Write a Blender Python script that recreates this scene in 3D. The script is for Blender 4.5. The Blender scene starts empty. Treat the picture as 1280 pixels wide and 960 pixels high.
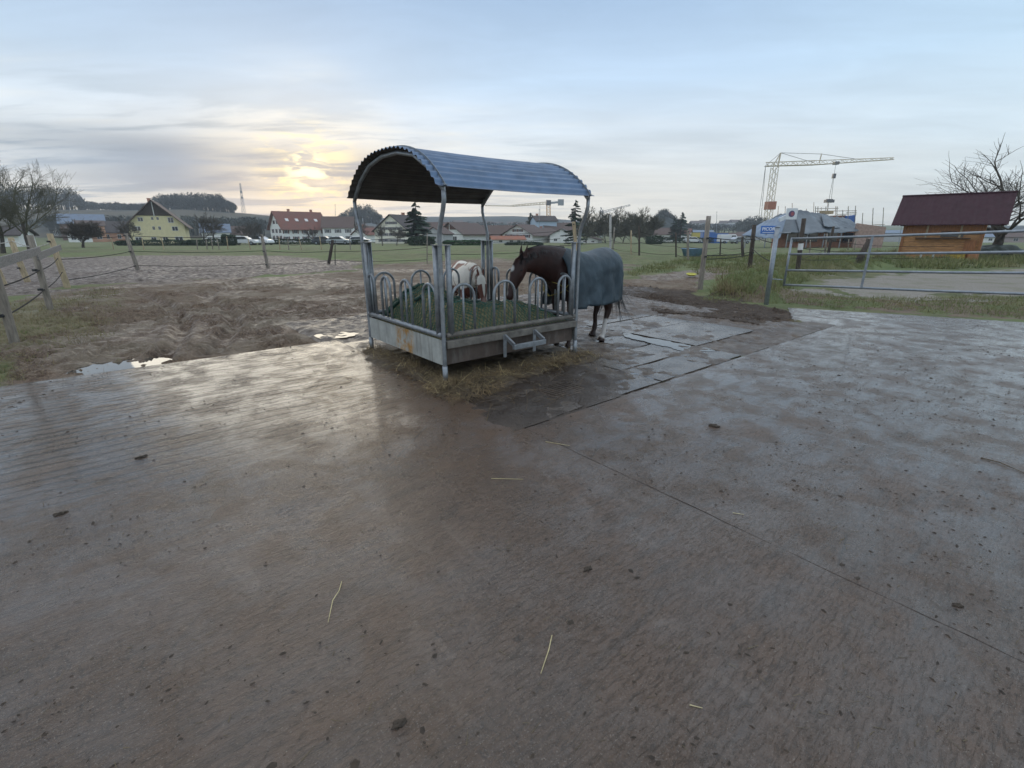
import bpy, bmesh, math, random
import numpy as np
from mathutils import Vector, Matrix
R = math.radians
scn = bpy.context.scene
# ------------------------------------------------------------------ camera
F = 590.0; P = R(17.85); H = 1.7
cam_d = bpy.data.cameras.new('camera'); cam = bpy.data.objects.new('camera', cam_d)
scn.collection.objects.link(cam); scn.camera = cam
cam.location = (0, 0, H); cam.rotation_euler = (R(90) - P, 0, 0)
cam_d.sensor_width = 36; cam_d.lens = F / 1280 * 36
cam_d.clip_start = 0.05; cam_d.clip_end = 6000
# ------------------------------------------------------------------ sky, sun, exposure
SUN_AZ = R(-21.6); SUN_EL = R(5.9)
sun_dir = Vector((math.sin(SUN_AZ) * math.cos(SUN_EL), math.cos(SUN_AZ) * math.cos(SUN_EL), math.sin(SUN_EL)))
scn.view_settings.view_transform = 'Standard'; scn.view_settings.look = 'None'
scn.view_settings.gamma = 1; scn.view_settings.exposure = 0.50
scn.view_settings.use_curve_mapping = False
scn.cycles.use_denoising = True


class NT:
    """tiny node-tree writer"""
    def __init__(s, tree): s.t = tree; s.n = tree.nodes; s.l = tree.links
    def new(s, typ, **kw):
        n = s.n.new(typ)
        for k, v in kw.items(): setattr(n, k, v)
        return n
    def put(s, sock, v):
        if isinstance(v, bpy.types.NodeSocket): s.l.new(v, sock)
        elif isinstance(v, (tuple, list)) and len(v) == 3 and sock.type == 'RGBA': sock.default_value = (*v, 1)
        else: sock.default_value = v
    def math(s, op, a, b=0.0, c=None, clamp=False):
        n = s.new('ShaderNodeMath', operation=op, use_clamp=clamp); s.put(n.inputs[0], a); s.put(n.inputs[1], b)
        if c is not None: s.put(n.inputs[2], c)
        return n.outputs[0]
    def noise(s, vec, scale, detail=4, rough=.5, dist=0.0, out=0):
        n = s.new('ShaderNodeTexNoise'); s.put(n.inputs['Vector'], vec); n.inputs['Scale'].default_value = scale
        n.inputs['Detail'].default_value = detail; n.inputs['Roughness'].default_value = rough
        n.inputs['Distortion'].default_value = dist
        return n.outputs[out]
    def voro(s, vec, scale, feature='F1', out=0, rnd=1.0):
        n = s.new('ShaderNodeTexVoronoi', feature=feature); s.put(n.inputs['Vector'], vec)
        n.inputs['Scale'].default_value = scale; n.inputs['Randomness'].default_value = rnd
        return n.outputs[out]
    def rng(s, v, a, b, c=0.0, d=1.0, smooth=False):
        n = s.new('ShaderNodeMapRange', interpolation_type='SMOOTHSTEP' if smooth else 'LINEAR')
        s.put(n.inputs[0], v)
        for i, x in enumerate((a, b, c, d)): s.put(n.inputs[i + 1], x)
        return n.outputs[0]
    def mix(s, f, a, b, mode='MIX'):
        n = s.new('ShaderNodeMix', data_type='RGBA', blend_type=mode); s.put(n.inputs['Factor'], f)
        s.put(n.inputs['A'], a); s.put(n.inputs['B'], b)
        return [o for o in n.outputs if o.type == 'RGBA'][0]
    def mapping(s, vec, scale=(1, 1, 1), rot=(0, 0, 0), loc=(0, 0, 0)):
        n = s.new('ShaderNodeMapping'); s.put(n.inputs[0], vec)
        n.inputs['Scale'].default_value = scale; n.inputs['Rotation'].default_value = rot
        n.inputs['Location'].default_value = loc
        return n.outputs[0]


world = bpy.data.worlds.new('World'); scn.world = world; world.use_nodes = True
w = NT(world.node_tree); w.n.clear()
tc = w.new('ShaderNodeTexCoord'); d = tc.outputs['Generated']
sep = w.new('ShaderNodeSeparateXYZ'); w.put(sep.inputs[0], d); X, Y, Z = sep.outputs
zc = w.math('MAXIMUM', Z, 0.0)
den = w.math('ADD', zc, 0.07)
cmb = w.new('ShaderNodeCombineXYZ'); w.put(cmb.inputs[0], w.math('DIVIDE', X, den)); w.put(cmb.inputs[1], w.math('DIVIDE', Y, den))
pv = cmb.outputs[0]
sky = w.new('ShaderNodeTexSky', sky_type='NISHITA'); sky.sun_disc = False
sky.sun_elevation = SUN_EL; sky.sun_rotation = SUN_AZ; sky.air_density = 1.2; sky.dust_density = 1.5
# cloud deck colours; unseen stops overhead brightened to lift light on the ground
base = w.new('ShaderNodeValToRGB'); w.put(base.inputs[0], zc)
cr = base.color_ramp; cr.elements[0].position = 0.0; cr.elements[0].color = (.84, .79, .66, 1)
cr.elements[1].position = 1.0; cr.elements[1].color = (.78, .81, .86, 1)
for p_, c_ in ((.06, (.78, .77, .72)), (.14, (.62, .68, .73)), (.25, (.41, .535, .68)), (.38, (.30, .43, .615)), (.50, (.60, .70, .83))):
    e = cr.elements.new(p_); e.color = (*c_, 1)
# right side of the sky is clearer and bluer
col = w.mix(w.rng(X, .2, .9, 0, .45, True), base.outputs[0], (.42, .60, .72))
n1 = w.noise(w.mapping(pv, (.50, 1.25, 1), (0, 0, R(16))), 1.0, 7, .58, .35)
n2 = w.noise(w.mapping(pv, (.16, .42, 1), (0, 0, R(14)), (3.2, 1.1, 0)), 1.0, 5, .55, .4)
low = w.rng(Z, .27, .13, 0, 1, True)
left = w.rng(X, .30, -.35, 0.12, 1, True)
lowleft = w.math('MULTIPLY', low, left)
dark = w.math('MULTIPLY', w.rng(n1, .47, .58, 0, 1, True), lowleft)
col = w.mix(w.math('MULTIPLY', dark, .80), col, (.27, .36, .45))
lite = w.math('MULTIPLY', w.rng(n1, .48, .30, 0, 1, True), lowleft)
col = w.mix(w.math('MULTIPLY', lite, .6), col, (.80, .78, .70))
n4 = w.noise(w.mapping(d, (2.2, 2.2, 11), (0, R(-7), 0), (1.3, .2, .4)), 1.0, 6, .6, .5)
bank = w.math('MULTIPLY', w.math('MULTIPLY', w.rng(Z, .050, .078, 0, 1, True), w.rng(Z, .165, .120, 0, 1, True)), w.math('MULTIPLY', w.rng(X, -.10, -.26, 0, 1, True), w.rng(X, -.75, -.55, .3, 1, True)))
bank = w.math('MULTIPLY', bank, w.rng(n4, .36, .50, 0, 1, True))
col = w.mix(w.math('MULTIPLY', bank, .95), col, (.20, .285, .395))
soft = w.math('MULTIPLY', w.rng(n2, .33, .68, .87, 1.13), w.rng(w.noise(w.mapping(pv, (1.1, 2.4, 1), (0, 0, R(30))), 1.0, 6, .6, .6), .3, .7, .94, 1.06))
sc = w.new('ShaderNodeVectorMath', operation='SCALE'); w.put(sc.inputs[0], col); w.put(sc.inputs['Scale'], soft); col = sc.outputs[0]
# glow of the sun behind the clouds
dot = w.new('ShaderNodeVectorMath', operation='DOT_PRODUCT'); w.put(dot.inputs[0], d); dot.inputs[1].default_value = sun_dir
dv = dot.outputs['Value']
g1 = w.math('MULTIPLY', w.rng(dv, .978, 1.0, 0, 1, True), w.rng(n1, .62, .40, .1, 1, True))
col = w.mix(w.math('MULTIPLY', g1, .45), col, (.88, .80, .62))
n3 = w.noise(w.mapping(d, (16, 16, 60), (0, R(-12), 0)), 1.0, 5, .6, .4)
g2 = w.math('MULTIPLY', w.rng(dv, .9945, .9997, 0, 1, True), w.rng(n3, .42, .56, 0, 1, True))
g2 = w.math('MULTIPLY', g2, w.rng(n1, .58, .44, .15, 1, True))
col = w.mix(w.math('MULTIPLY', g2, .8), col, (.98, .84, .48))
g3 = w.math('MULTIPLY', w.rng(dv, .9990, .99995, 0, 1, True), w.rng(n3, .46, .60, 0, 1, True))
col = w.mix(g3, col, (1.25, 1.15, .75))
bg1 = w.new('ShaderNodeBackground'); w.put(bg1.inputs[0], sky.outputs[0]); bg1.inputs[1].default_value = 0.08
bg2 = w.new('ShaderNodeBackground'); w.put(bg2.inputs[0], col); bg2.inputs[1].default_value = 1.0
mx = w.new('ShaderNodeMixShader'); mx.inputs[0].default_value = .93
w.l.new(bg1.outputs[0], mx.inputs[1]); w.l.new(bg2.outputs[0], mx.inputs[2])
wo = w.new('ShaderNodeOutputWorld'); w.l.new(mx.outputs[0], wo.inputs[0])

sl = bpy.data.lights.new('sun', 'SUN'); sl.energy = 0.5; sl.angle = R(38); sl.color = (1.0, .86, .62)
so = bpy.data.objects.new('sun', sl); scn.collection.objects.link(so)
so.rotation_euler = (-sun_dir).to_track_quat('-Z', 'Y').to_euler()
# ------------------------------------------------------------------ helpers
rnd = random.Random(7)
def ray(px, py):
    u = (px - 640) / F; v = (480 - py) / F
    return Vector((u, math.cos(P) + v * math.sin(P), v * math.cos(P) - math.sin(P)))
def G(px, py, z=0.0):
    r = ray(px, py); t = (z - H) / r.z
    return Vector((r.x * t, r.y * t, z))
def at(px, py, Yd):
    r = ray(px, py); t = Yd / r.y
    return Vector((r.x * t, Yd, H + r.z * t))
YAW = R(39.33); AX = Vector((math.cos(YAW), math.sin(YAW), 0)); BX = Vector((-math.sin(YAW), math.cos(YAW), 0))
M0 = G(655, 535)
def W(a, b, z=0.0): return M0 + AX * a + BX * b + Vector((0, 0, z))

def link(o): scn.collection.objects.link(o); return o
def tag(o, label=None, cat=None, group=None, kind=None):
    for k, v in (('label', label), ('category', cat), ('group', group), ('kind', kind)):
        if v: o[k] = v
    return o
def thing(name, label, cat, loc=(0, 0, 0), rz=0.0, group=None):
    o = bpy.data.objects.new(name, None); o.empty_display_size = .1; link(o)
    o.location = loc; o.rotation_euler = (0, 0, rz)
    return tag(o, label, cat, group)


class MB:
    """mesh builder: collects shapes, links them as one object"""
    def __init__(s): s.v = []; s.f = []; s.m = []; s.mi = 0
    def add(s, vs, fs):
        o = len(s.v); s.v += [tuple(x) for x in vs]; s.f += [tuple(o + i for i in f) for f in fs]; s.m += [s.mi] * len(fs)
        return s
    def box(s, c, size, rot=None):
        x, y, z = [k / 2 for k in size]; c = Vector(c)
        vs = [Vector((i * x, j * y, k * z)) for i in (-1, 1) for j in (-1, 1) for k in (-1, 1)]
        if rot is not None: vs = [rot @ v for v in vs]
        return s.add([v + c for v in vs], [(0, 1, 3, 2), (4, 6, 7, 5), (0, 4, 5, 1), (2, 3, 7, 6), (0, 2, 6, 4), (1, 5, 7, 3)])
    def beam(s, p0, p1, w_, h_, up=(0, 0, 1)):
        p0 = Vector(p0); p1 = Vector(p1); t = (p1 - p0); L = t.length; t.normalize()
        sd = t.cross(Vector(up)); sd = sd.normalized() if sd.length > 1e-5 else Vector((1, 0, 0)); u = sd.cross(t)
        rot = Matrix((t, sd, u)).transposed()
        return s.box((p0 + p1) / 2, (L, w_, h_), rot)
    def tube(s, pts, r, n=8, closed=False):
        pts = [Vector(p) for p in pts]; k = len(pts); rr = r if isinstance(r, (list, tuple)) else [r] * k
        vs = []; ref = None
        for i, p in enumerate(pts):
            t = (pts[(i + 1) % k] - pts[i - 1]) if closed else (pts[min(i + 1, k - 1)] - pts[max(i - 1, 0)])
            t.normalize()
            if ref is None: ref = Vector((0, 0, 1)) if abs(t.z) < .9 else Vector((1, 0, 0))
            sd = t.cross(ref).normalized(); u = sd.cross(t).normalized(); ref = u
            for j in range(n):
                a = 2 * math.pi * j / n; vs.append(p + (sd * math.cos(a) + u * math.sin(a)) * rr[i])
        fs = [(i * n + j, i * n + (j + 1) % n, ((i + 1) % k) * n + (j + 1) % n, ((i + 1) % k) * n + j)
              for i in range(k if closed else k - 1) for j in range(n)]
        if not closed: fs += [tuple(reversed(range(n))), tuple((k - 1) * n + j for j in range(n))]
        return s.add(vs, fs)
    def lathe(s, c, prof, n=16, ax=None):
        c = Vector(c); vs = []; rot = ax or Matrix.Identity(3)
        for r, z in prof:
            for j in range(n):
                a = 2 * math.pi * j / n; vs.append(c + rot @ Vector((r * math.cos(a), r * math.sin(a), z)))
        k = len(prof)
        fs = [(i * n + j, i * n + (j + 1) % n, (i + 1) * n + (j + 1) % n, (i + 1) * n + j) for i in range(k - 1) for j in range(n)]
        fs += [tuple(reversed(range(n))), tuple((k - 1) * n + j for j in range(n))]
        return s.add(vs, fs)
    def prism(s, poly, y0, y1, fn=lambda x, z, y: (x, y, z)):
        n = len(poly); vs = [fn(x, z, y0) for x, z in poly] + [fn(x, z, y1) for x, z in poly]
        return s.add(vs, [tuple(range(n)), tuple(reversed(range(n, 2 * n)))] + [(i, n + i, n + (i + 1) % n, (i + 1) % n) for i in range(n)])
    def build(s, name, m, parent=None, smooth=False, label=None, bevel=0, local=None):
        me = bpy.data.meshes.new(name); me.from_pydata(s.v, [], s.f)
        ms = m if isinstance(m, (list, tuple)) else [m]
        for x in ms: me.materials.append(x)
        if len(ms) > 1: me.polygons.foreach_set('material_index', s.m)
        if smooth: me.polygons.foreach_set('use_smooth', [True] * len(s.f))
        me.update()
        bm = bmesh.new(); bm.from_mesh(me); bmesh.ops.recalc_face_normals(bm, faces=bm.faces)
        if bevel: bmesh.ops.bevel(bm, geom=[e for e in bm.edges if e.is_manifold and e.calc_face_angle(0) > .6], offset=bevel, segments=1, affect='EDGES', clamp_overlap=True)
        bm.to_mesh(me); bm.free()
        o = bpy.data.objects.new(name, me); link(o)
        if parent is not None: o.parent = parent
        if label: o['label'] = label
        return o

def mesh_np(name, v, faces, m, parent=None, smooth=False):
    """fast mesh from numpy; faces (n,k)"""
    me = bpy.data.meshes.new(name); n, k = faces.shape
    me.vertices.add(len(v)); me.vertices.foreach_set('co', np.ascontiguousarray(v, dtype=np.float32).ravel())
    me.loops.add(n * k); me.loops.foreach_set('vertex_index', faces.astype(np.int32).ravel())
    me.polygons.add(n); me.polygons.foreach_set('loop_start', np.arange(0, n * k, k, dtype=np.int32))
    try: me.polygons.foreach_set('loop_total', np.full(n, k, dtype=np.int32))
    except Exception: pass
    if smooth: me.polygons.foreach_set('use_smooth', np.ones(n, dtype=bool))
    for x in (m if isinstance(m, (list, tuple)) else [m]): me.materials.append(x)
    me.update(calc_edges=True)
    o = bpy.data.objects.new(name, me); link(o)
    if parent is not None: o.parent = parent
    return o

def hsh(i, j, s):
    x = (i * 374761393 + j * 668265263 + s * 1442695041) & 0xffffffff
    x = ((x ^ (x >> 13)) * 1274126177) & 0xffffffff
    return ((x ^ (x >> 16)) & 0xffff) / 65535.0
def vnoise(x, y, s=0):
    xi = np.floor(x).astype(np.int64); yi = np.floor(y).astype(np.int64); fx = x - xi; fy = y - yi
    fx = fx * fx * (3 - 2 * fx); fy = fy * fy * (3 - 2 * fy)
    a = hsh(xi, yi, s); b = hsh(xi + 1, yi, s); c = hsh(xi, yi + 1, s); d_ = hsh(xi + 1, yi + 1, s)
    return a + (b - a) * fx + (c - a) * fy + (a - b - c + d_) * fx * fy
def fbm(x, y, s=0, o=4):
    t = 0; amp = .5; k = 0
    for i in range(o): t = t + amp * vnoise(x, y, s + i); k += amp; x = x * 2.03 + 7.1; y = y * 2.03 + 3.7; amp *= .5
    return t / k

# ------------------------------------------------------------------ materials
MAT = {}
def mat(name, color, rough=.7, var=.25, scale=6.0, bump=.0, bscale=40.0, metal=0.0, coat=0.0, spec=.5, color2=None, stretch=(1, 1, 1), rvar=0.0, trans=0.0, extra=None, coords='Object'):
    if name in MAT: return MAT[name]
    m = bpy.data.materials.new(name); m.use_nodes = True; t = NT(m.node_tree); t.n.clear()
    bs = t.new('ShaderNodeBsdfPrincipled'); out = t.new('ShaderNodeOutputMaterial'); t.l.new(bs.outputs[0], out.inputs[0])
    tcn = t.new('ShaderNodeTexCoord'); v = tcn.outputs[coords]
    if stretch != (1, 1, 1): v = t.mapping(v, stretch)
    n = t.noise(v, scale, 5, .6)
    c2 = color2 or tuple(c * (1 - var) for c in color); c1 = color if color2 else tuple(min(1, c * (1 + var)) for c in color)
    c = t.mix(t.rng(n, .32, .68, 0, 1), c1, c2)
    if extra: c = extra(t, tcn, c)
    t.put(bs.inputs['Base Color'], c)
    bs.inputs['Metallic'].default_value = metal; bs.inputs['Specular IOR Level'].default_value = spec
    if rvar: t.put(bs.inputs['Roughness'], t.rng(t.noise(v, scale * 1.7, 3), .3, .7, max(.05, rough - rvar), min(1, rough + rvar)))
    else: bs.inputs['Roughness'].default_value = rough
    if coat: bs.inputs['Coat Weight'].default_value = coat; bs.inputs['Coat Roughness'].default_value = .1
    if bump:
        b = t.new('ShaderNodeBump'); b.inputs['Strength'].default_value = bump; b.inputs['Distance'].default_value = .02
        t.put(b.inputs['Height'], t.noise(v, bscale, 4, .6)); t.l.new(b.outputs[0], bs.inputs['Normal'])
    MAT[name] = m; return m

def rust(t, tcn, c):
    v = tcn.outputs['Object']; n = t.noise(v, 3.0, 6, .7)
    s = t.new('ShaderNodeSeparateXYZ'); t.put(s.inputs[0], v)
    c = t.mix(t.rng(n, .62, .72, 0, .6), c, (.16, .11, .07))
    n2 = t.noise(t.mapping(v, (14, 14, 3)), 1.0, 4, .6)
    c = t.mix(t.rng(n2, .5, .7, 0, .35), c, (.20, .19, .17))
    return c
galv = mat('galvanised_steel', (.27, .29, .31), .45, .22, 14, .06, 60, metal=.55, rvar=.12, extra=rust)
galv_dirty = mat('dirty_galvanised_steel', (.17, .155, .135), .65, .35, 9, .15, 50, metal=.25, rvar=.1, extra=rust)
gate_steel = mat('gate_steel', (.27, .30, .33), .42, .18, 10, .05, 60, metal=.5, rvar=.1)
roof_tin = mat('corrugated_tin', (.115, .175, .275), .42, .15, 5, .04, 80, metal=.35, rvar=.1,
               extra=lambda t, tcn, c: t.mix(t.rng(t.noise(t.mapping(tcn.outputs['Object'], (.5, 5, 5)), 1.2, 5, .6), .5, .72, 0, .5), c, (.10, .11, .12)))
old_wood = mat('weathered_wood', (.23, .20, .165), .85, .35, 4, .4, 30, stretch=(6, 6, 1))
board_wood = mat('grey_board', (.20, .19, .18), .85, .3, 5, .35, 40, stretch=(2, 2, 8))
pale_wood = mat('pale_post_wood', (.38, .30, .19), .8, .3, 4, .3, 30, stretch=(6, 6, 1))
dark_wood = mat('dark_post_wood', (.055, .042, .032), .85, .4, 5, .4, 30, stretch=(6, 6, 1))
black_rub = mat('black_plastic', (.02, .02, .022), .5, .2)
wire_m = mat('fence_wire', (.035, .034, .033), .9, .2, spec=.1)
hay_m = mat('hay', (.19, .165, .085), .9, .45, 30, .6, 90)
net_m = mat('green_net', (.010, .085, .055), .55, .3, 20)
white_paint = mat('white_render', (.82, .81, .78), .8, .07, 2, .1, 20)
cream_paint = mat('cream_render', (.80, .76, .64), .8, .08, 2, .1, 20)
yellow_paint = mat('yellow_render', (.68, .60, .36), .8, .07, 2, .1, 20)
grey_paint = mat('grey_render', (.42, .42, .42), .8, .1, 2, .1, 20)
orange_paint = mat('salmon_render', (.55, .30, .19), .8, .1, 2)
brick_red = mat('hollow_brick', (.40, .19, .12), .85, .2, 3, .3, 20)
window_m = mat('window_glass', (.03, .035, .045), .12, .3, 3, spec=.8)
frame_m = mat('window_frame_white', (.65, .65, .64), .5, .05)
shut_m = mat('brown_shutter', (.13, .06, .045), .6, .2, 8)
shut_g = mat('grey_shutter', (.17, .17, .18), .6, .2, 8)
def tile_extra(t, tcn, c):
    v = tcn.outputs['Object']
    wv = t.new('ShaderNodeTexWave', wave_type='BANDS', bands_direction='Z'); t.put(wv.inputs['Vector'], v)
    wv.inputs['Scale'].default_value = 1.1; wv.inputs['Distortion'].default_value = .4
    c = t.mix(t.rng(wv.outputs[1], 0, .5, .35, 0), c, (.05, .04, .04))
    return t.mix(t.rng(t.noise(v, .7, 4, .6), .45, .7, 0, .4), c, (.10, .085, .07))
roof_red = mat('red_tiles', (.20, .078, .055), .8, .2, 5, .2, 12, extra=tile_extra)
roof_brown = mat('brown_tiles', (.115, .075, .062), .8, .25, 5, .2, 12, extra=tile_extra)
roof_dark = mat('dark_tiles', (.065, .055, .055), .8, .25, 5, .2, 12, extra=tile_extra)
roof_orange = mat('orange_tiles', (.33, .12, .065), .8, .2, 5, .2, 12, extra=tile_extra)
roof_blue = mat('blue_grey_sheet_roof', (.14, .20, .29), .5, .15, 3, extra=tile_extra)
timber_m = mat('dark_timber', (.05, .035, .028), .8, .3, 6)
bark = mat('grey_bark', (.075, .062, .05), .95, .35, 8, .5, 20)
twig_m = mat('twigs', (.085, .072, .058), .95, .35, 2)
twig_g = mat('mossy_twigs', (.11, .105, .070), .95, .35, 1)
needle_m = mat('conifer_needles', (.030, .056, .034), .85, .5, 3)
needle_w = mat('dark_wood_mass', (.055, .062, .055), .9, .5, .08)
hedge_m = mat('hedge_leaves', (.028, .052, .026), .9, .5, 2)
grass_bl = mat('grass_blades', (.10, .15, .035), .8, .3, .6, color2=(.22, .19, .085), coords='Object')
straw_bl = mat('dead_grass', (.21, .165, .085), .85, .35, 1.5)
# ------------------------------------------------------------------ ground masks
def poly_sd(x, y, poly):
    """signed distance, positive inside"""
    dmin = np.full(x.shape, 1e9); ins = np.zeros(x.shape, bool); n = len(poly)
    for i in range(n):
        ax, ay = poly[i]; bx, by = poly[(i + 1) % n]; ex, ey = bx - ax, by - ay
        tt = np.clip(((x - ax) * ex + (y - ay) * ey) / (ex * ex + ey * ey + 1e-12), 0, 1)
        dmin = np.minimum(dmin, np.hypot(x - ax - tt * ex, y - ay - tt * ey))
        c = ((ay > y) != (by > y)) & (x < (bx - ax) * (y - ay) / (by - ay + 1e-12) + ax); ins ^= c
    return np.where(ins, dmin, -dmin)
def pxpoly(pts): return [tuple(G(*p)[:2]) for p in pts]
def abpoly(pts): return [tuple(W(*p)[:2]) for p in pts]
def sm(v, a, b): t = np.clip((v - a) / (b - a), 0, 1); return t * t * (3 - 2 * t)

PAD_R = [(0.005, -.012), (7.6, -.012), (7.8, .75), (9.5, 1.5), (10.3, -.3), (11.1, -2.25), (13.5, -8.5), (13.5, -16), (.005, -16)]
PAD_L = [(-.005, 4.75), (-14, 4.75), (-14, -16), (-.005, -16)]
MATS_Z = [(.0, .0), (6.6, .0), (6.6, 4.2), (4.2, 5.6), (1.8, 7.2), (-.3, 7.0), (-.3, 4.75), (0, 4.75)]
padR_w, padL_w, mats_w = abpoly(PAD_R), abpoly(PAD_L), abpoly(MATS_Z)
track_w = pxpoly([(1010, 350), (1120, 342), (1400, 331), (1700, 331), (1700, 362), (1300, 366), (1150, 377), (1060, 372), (1005, 362)])
rut_w = pxpoly([(770, 372), (770, 352), (800, 345), (850, 338), (900, 333), (955, 326), (960, 330), (905, 341), (880, 350), (872, 365), (850, 380)])
ditch_w = pxpoly([(885, 372), (900, 352), (960, 336), (1050, 322), (1120, 318), (1120, 330), (1070, 338), (1005, 350), (985, 362), (960, 376)])
brown_w = pxpoly([(-60, 392), (90, 358), (240, 349), (400, 341), (560, 331), (660, 329), (775, 335), (775, 350), (860, 372), (930, 382), (1000, 392), (1000, 420), (600, 560), (-60, 500)])
churn_w = pxpoly([(-500, 328), (0, 322.5), (200, 318.5), (330, 319), (440, 326), (450, 337), (300, 346), (90, 357), (-60, 388), (-500, 410)])
cent_w = pxpoly([(440, 330), (620, 322), (780, 330), (770, 340), (560, 335), (440, 345)])
mossL_w = pxpoly([(-300, 500), (-60, 380), (60, 372), (150, 356), (150, 395), (110, 430), (40, 470), (-100, 520)])
puddle_w = pxpoly([(78, 464), (110, 452), (195, 444), (262, 452), (330, 434), (352, 436), (300, 452), (190, 462)])
verge_w = pxpoly([(880, 378), (960, 378), (1280, 398), (1700, 420), (1700, 372), (1250, 372), (1060, 371), (980, 362), (900, 360)])
hollow_w = pxpoly([(120, 458), (250, 450), (250, 438), (140, 444)])

bank_w = pxpoly([(765, 358), (860, 362), (930, 374), (985, 392), (994, 402), (940, 416), (850, 398), (765, 390)])
tracks_w = [pxpoly(q) for q in ([(168, 362), (205, 378), (232, 402), (222, 425), (198, 448)], [(250, 366), (282, 384), (296, 405), (280, 422), (262, 442)], [(300, 350), (262, 368), (245, 382)])]
def relief(x, y):
    """ground height and the masks used by its material"""
    n_big = fbm(x * .35, y * .35, 3, 4); n_mid = fbm(x * 1.6, y * 1.6, 11, 4); n_f = fbm(x * 7, y * 7, 23, 4)
    wob = (fbm(x * .9, y * .9, 31, 4) - .5)
    sp = np.maximum(poly_sd(x, y, padR_w), poly_sd(x, y, padL_w)); sm_ = poly_sd(x, y, mats_w)
    grav = sm(poly_sd(x, y, track_w) + wob * 3.2 + (n_f - .5) * 1.2, -.3, .5)
    brown = sm(poly_sd(x, y, brown_w) + wob * 2.4, -.6, .6)
    rut = sm(poly_sd(x, y, rut_w) + wob * 1.2, -.3, .3)
    churn = sm(poly_sd(x, y, churn_w) + wob * 5, -1., 1.)
    cent = sm(poly_sd(x, y, cent_w) + wob * 6, -1.5, 1.5)
    ditch = sm(poly_sd(x, y, ditch_w) + wob * 1.0, -.3, .7)
    moss = sm(poly_sd(x, y, mossL_w) + wob * 3.5 + (n_f - .5) * 1.8, -1., 1.4)
    verge = sm(poly_sd(x, y, verge_w) + wob * 1.5, -.3, .5)
    dark = sm(poly_sd(x, y, bank_w) + wob * 1.0 + (n_f - .5) * .6, -.25, .25)
    tr = np.full(x.shape, 9.0)
    for tk in tracks_w:
        for (ax, ay), (bx, by) in zip(tk, tk[1:]):
            ex, ey = bx - ax, by - ay; tt = np.clip(((x - ax) * ex + (y - ay) * ey) / (ex * ex + ey * ey), 0, 1); tr = np.minimum(tr, np.hypot(x - ax - tt * ex, y - ay - tt * ey) + wob * .06)
    pud = sm(poly_sd(x, y, puddle_w) + wob * .3, -.25, .12)
    mud = np.clip(np.maximum(np.maximum(brown, rut), np.maximum(churn, cent * .8)), 0, 1)
    grass = np.clip(1 - mud, 0, 1)
    grass = np.maximum(grass, moss * .55); grass = np.minimum(grass, 1 - verge * (1 - .62 * sm(n_mid + (n_f - .5) * .7, .36, .62))); grass = np.maximum(grass, verge * .62 * sm(n_mid + (n_f - .5) * .7, .36, .62))
    grass = grass * (1 - grav * .93)
    dist = np.hypot(x, y); det = sm(dist, 60, 25)
    z = -.035 + (n_big - .5) * .05 * det
    lump = (fbm(x * 3.1, y * 3.1, 41, 4) - .5) * .15 + (n_f - .5) * .06 + (fbm(x * 19, y * 19, 53, 3) - .5) * .028
    lump *= .72
    lump *= np.clip(.35 + .65 * mud, 0, 1) * (1 + .5 * churn) * det
    fade = .28 + .72 * sm(-np.maximum(sp, sm_), .0, .9)
    z = z + lump * fade + .015 * brown
    dm = W(7.5, 1.6); z += .07 * np.exp(-(((x - dm.x) * .7) ** 2 + ((y - dm.y) * .7) ** 2)) * (sp < 0)
    z += ditch * (.10 + .34 * sm(n_mid, .42, .7)) + moss * .02 + .03 * verge
    z -= pud * .055; z += -.085 * np.exp(-(tr / .13) ** 4) + .035 * np.exp(-((tr - .23) / .07) ** 2) + dark * (.015 + .04 * n_mid)
    gr_b = (fbm(x * .8, y * .8, 71, 3) - .5) * .16 * grass * sm(dist, 9, 18); z += gr_b * det + gr_b * .3
    inside = np.maximum(sp, sm_)
    z = np.where(sp > .06, -.13, z)
    z = np.where((sm_ > .06) & (sp < .06), np.minimum(z, -.055), z)
    # far land rises towards the hills
    z = z - .012 * np.clip(y - 50, 0, 110)
    z = z + np.clip((y - 170) / 700, 0, 1) ** 1.2 * 14
    return z, dict(grass=grass, gravel=grav, churn=churn, moss=moss, dark=dark, mudv=n_mid, wetv=np.clip(sm(n_big + (n_mid - .5) * .4, .46, .62) * mud + .9 * np.exp(-(tr / .13) ** 4), 0, 1))

def graded(lo, hi, fine_lo, fine_hi, step, grow):
    c = list(np.arange(fine_lo, fine_hi, step)); s_ = step; x = c[-1]
    while x < hi: s_ = min(s_ * grow, 30); x += s_; c.append(x)
    s_ = step; x = c[0]; left_ = []
    while x > lo: s_ = min(s_ * grow, 30); x -= s_; left_.append(x)
    return np.array(left_[::-1] + c)
gx = graded(-880, 880, -8, 8, .045, 1.035); gy = graded(-60, 1080, 4.2, 13, .045, 1.025)
GX, GY = np.meshgrid(gx, gy); gz, masks = relief(GX.ravel(), GY.ravel())
V = np.stack([GX.ravel(), GY.ravel(), gz], 1); nx_, ny_ = len(gx), len(gy)
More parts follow.
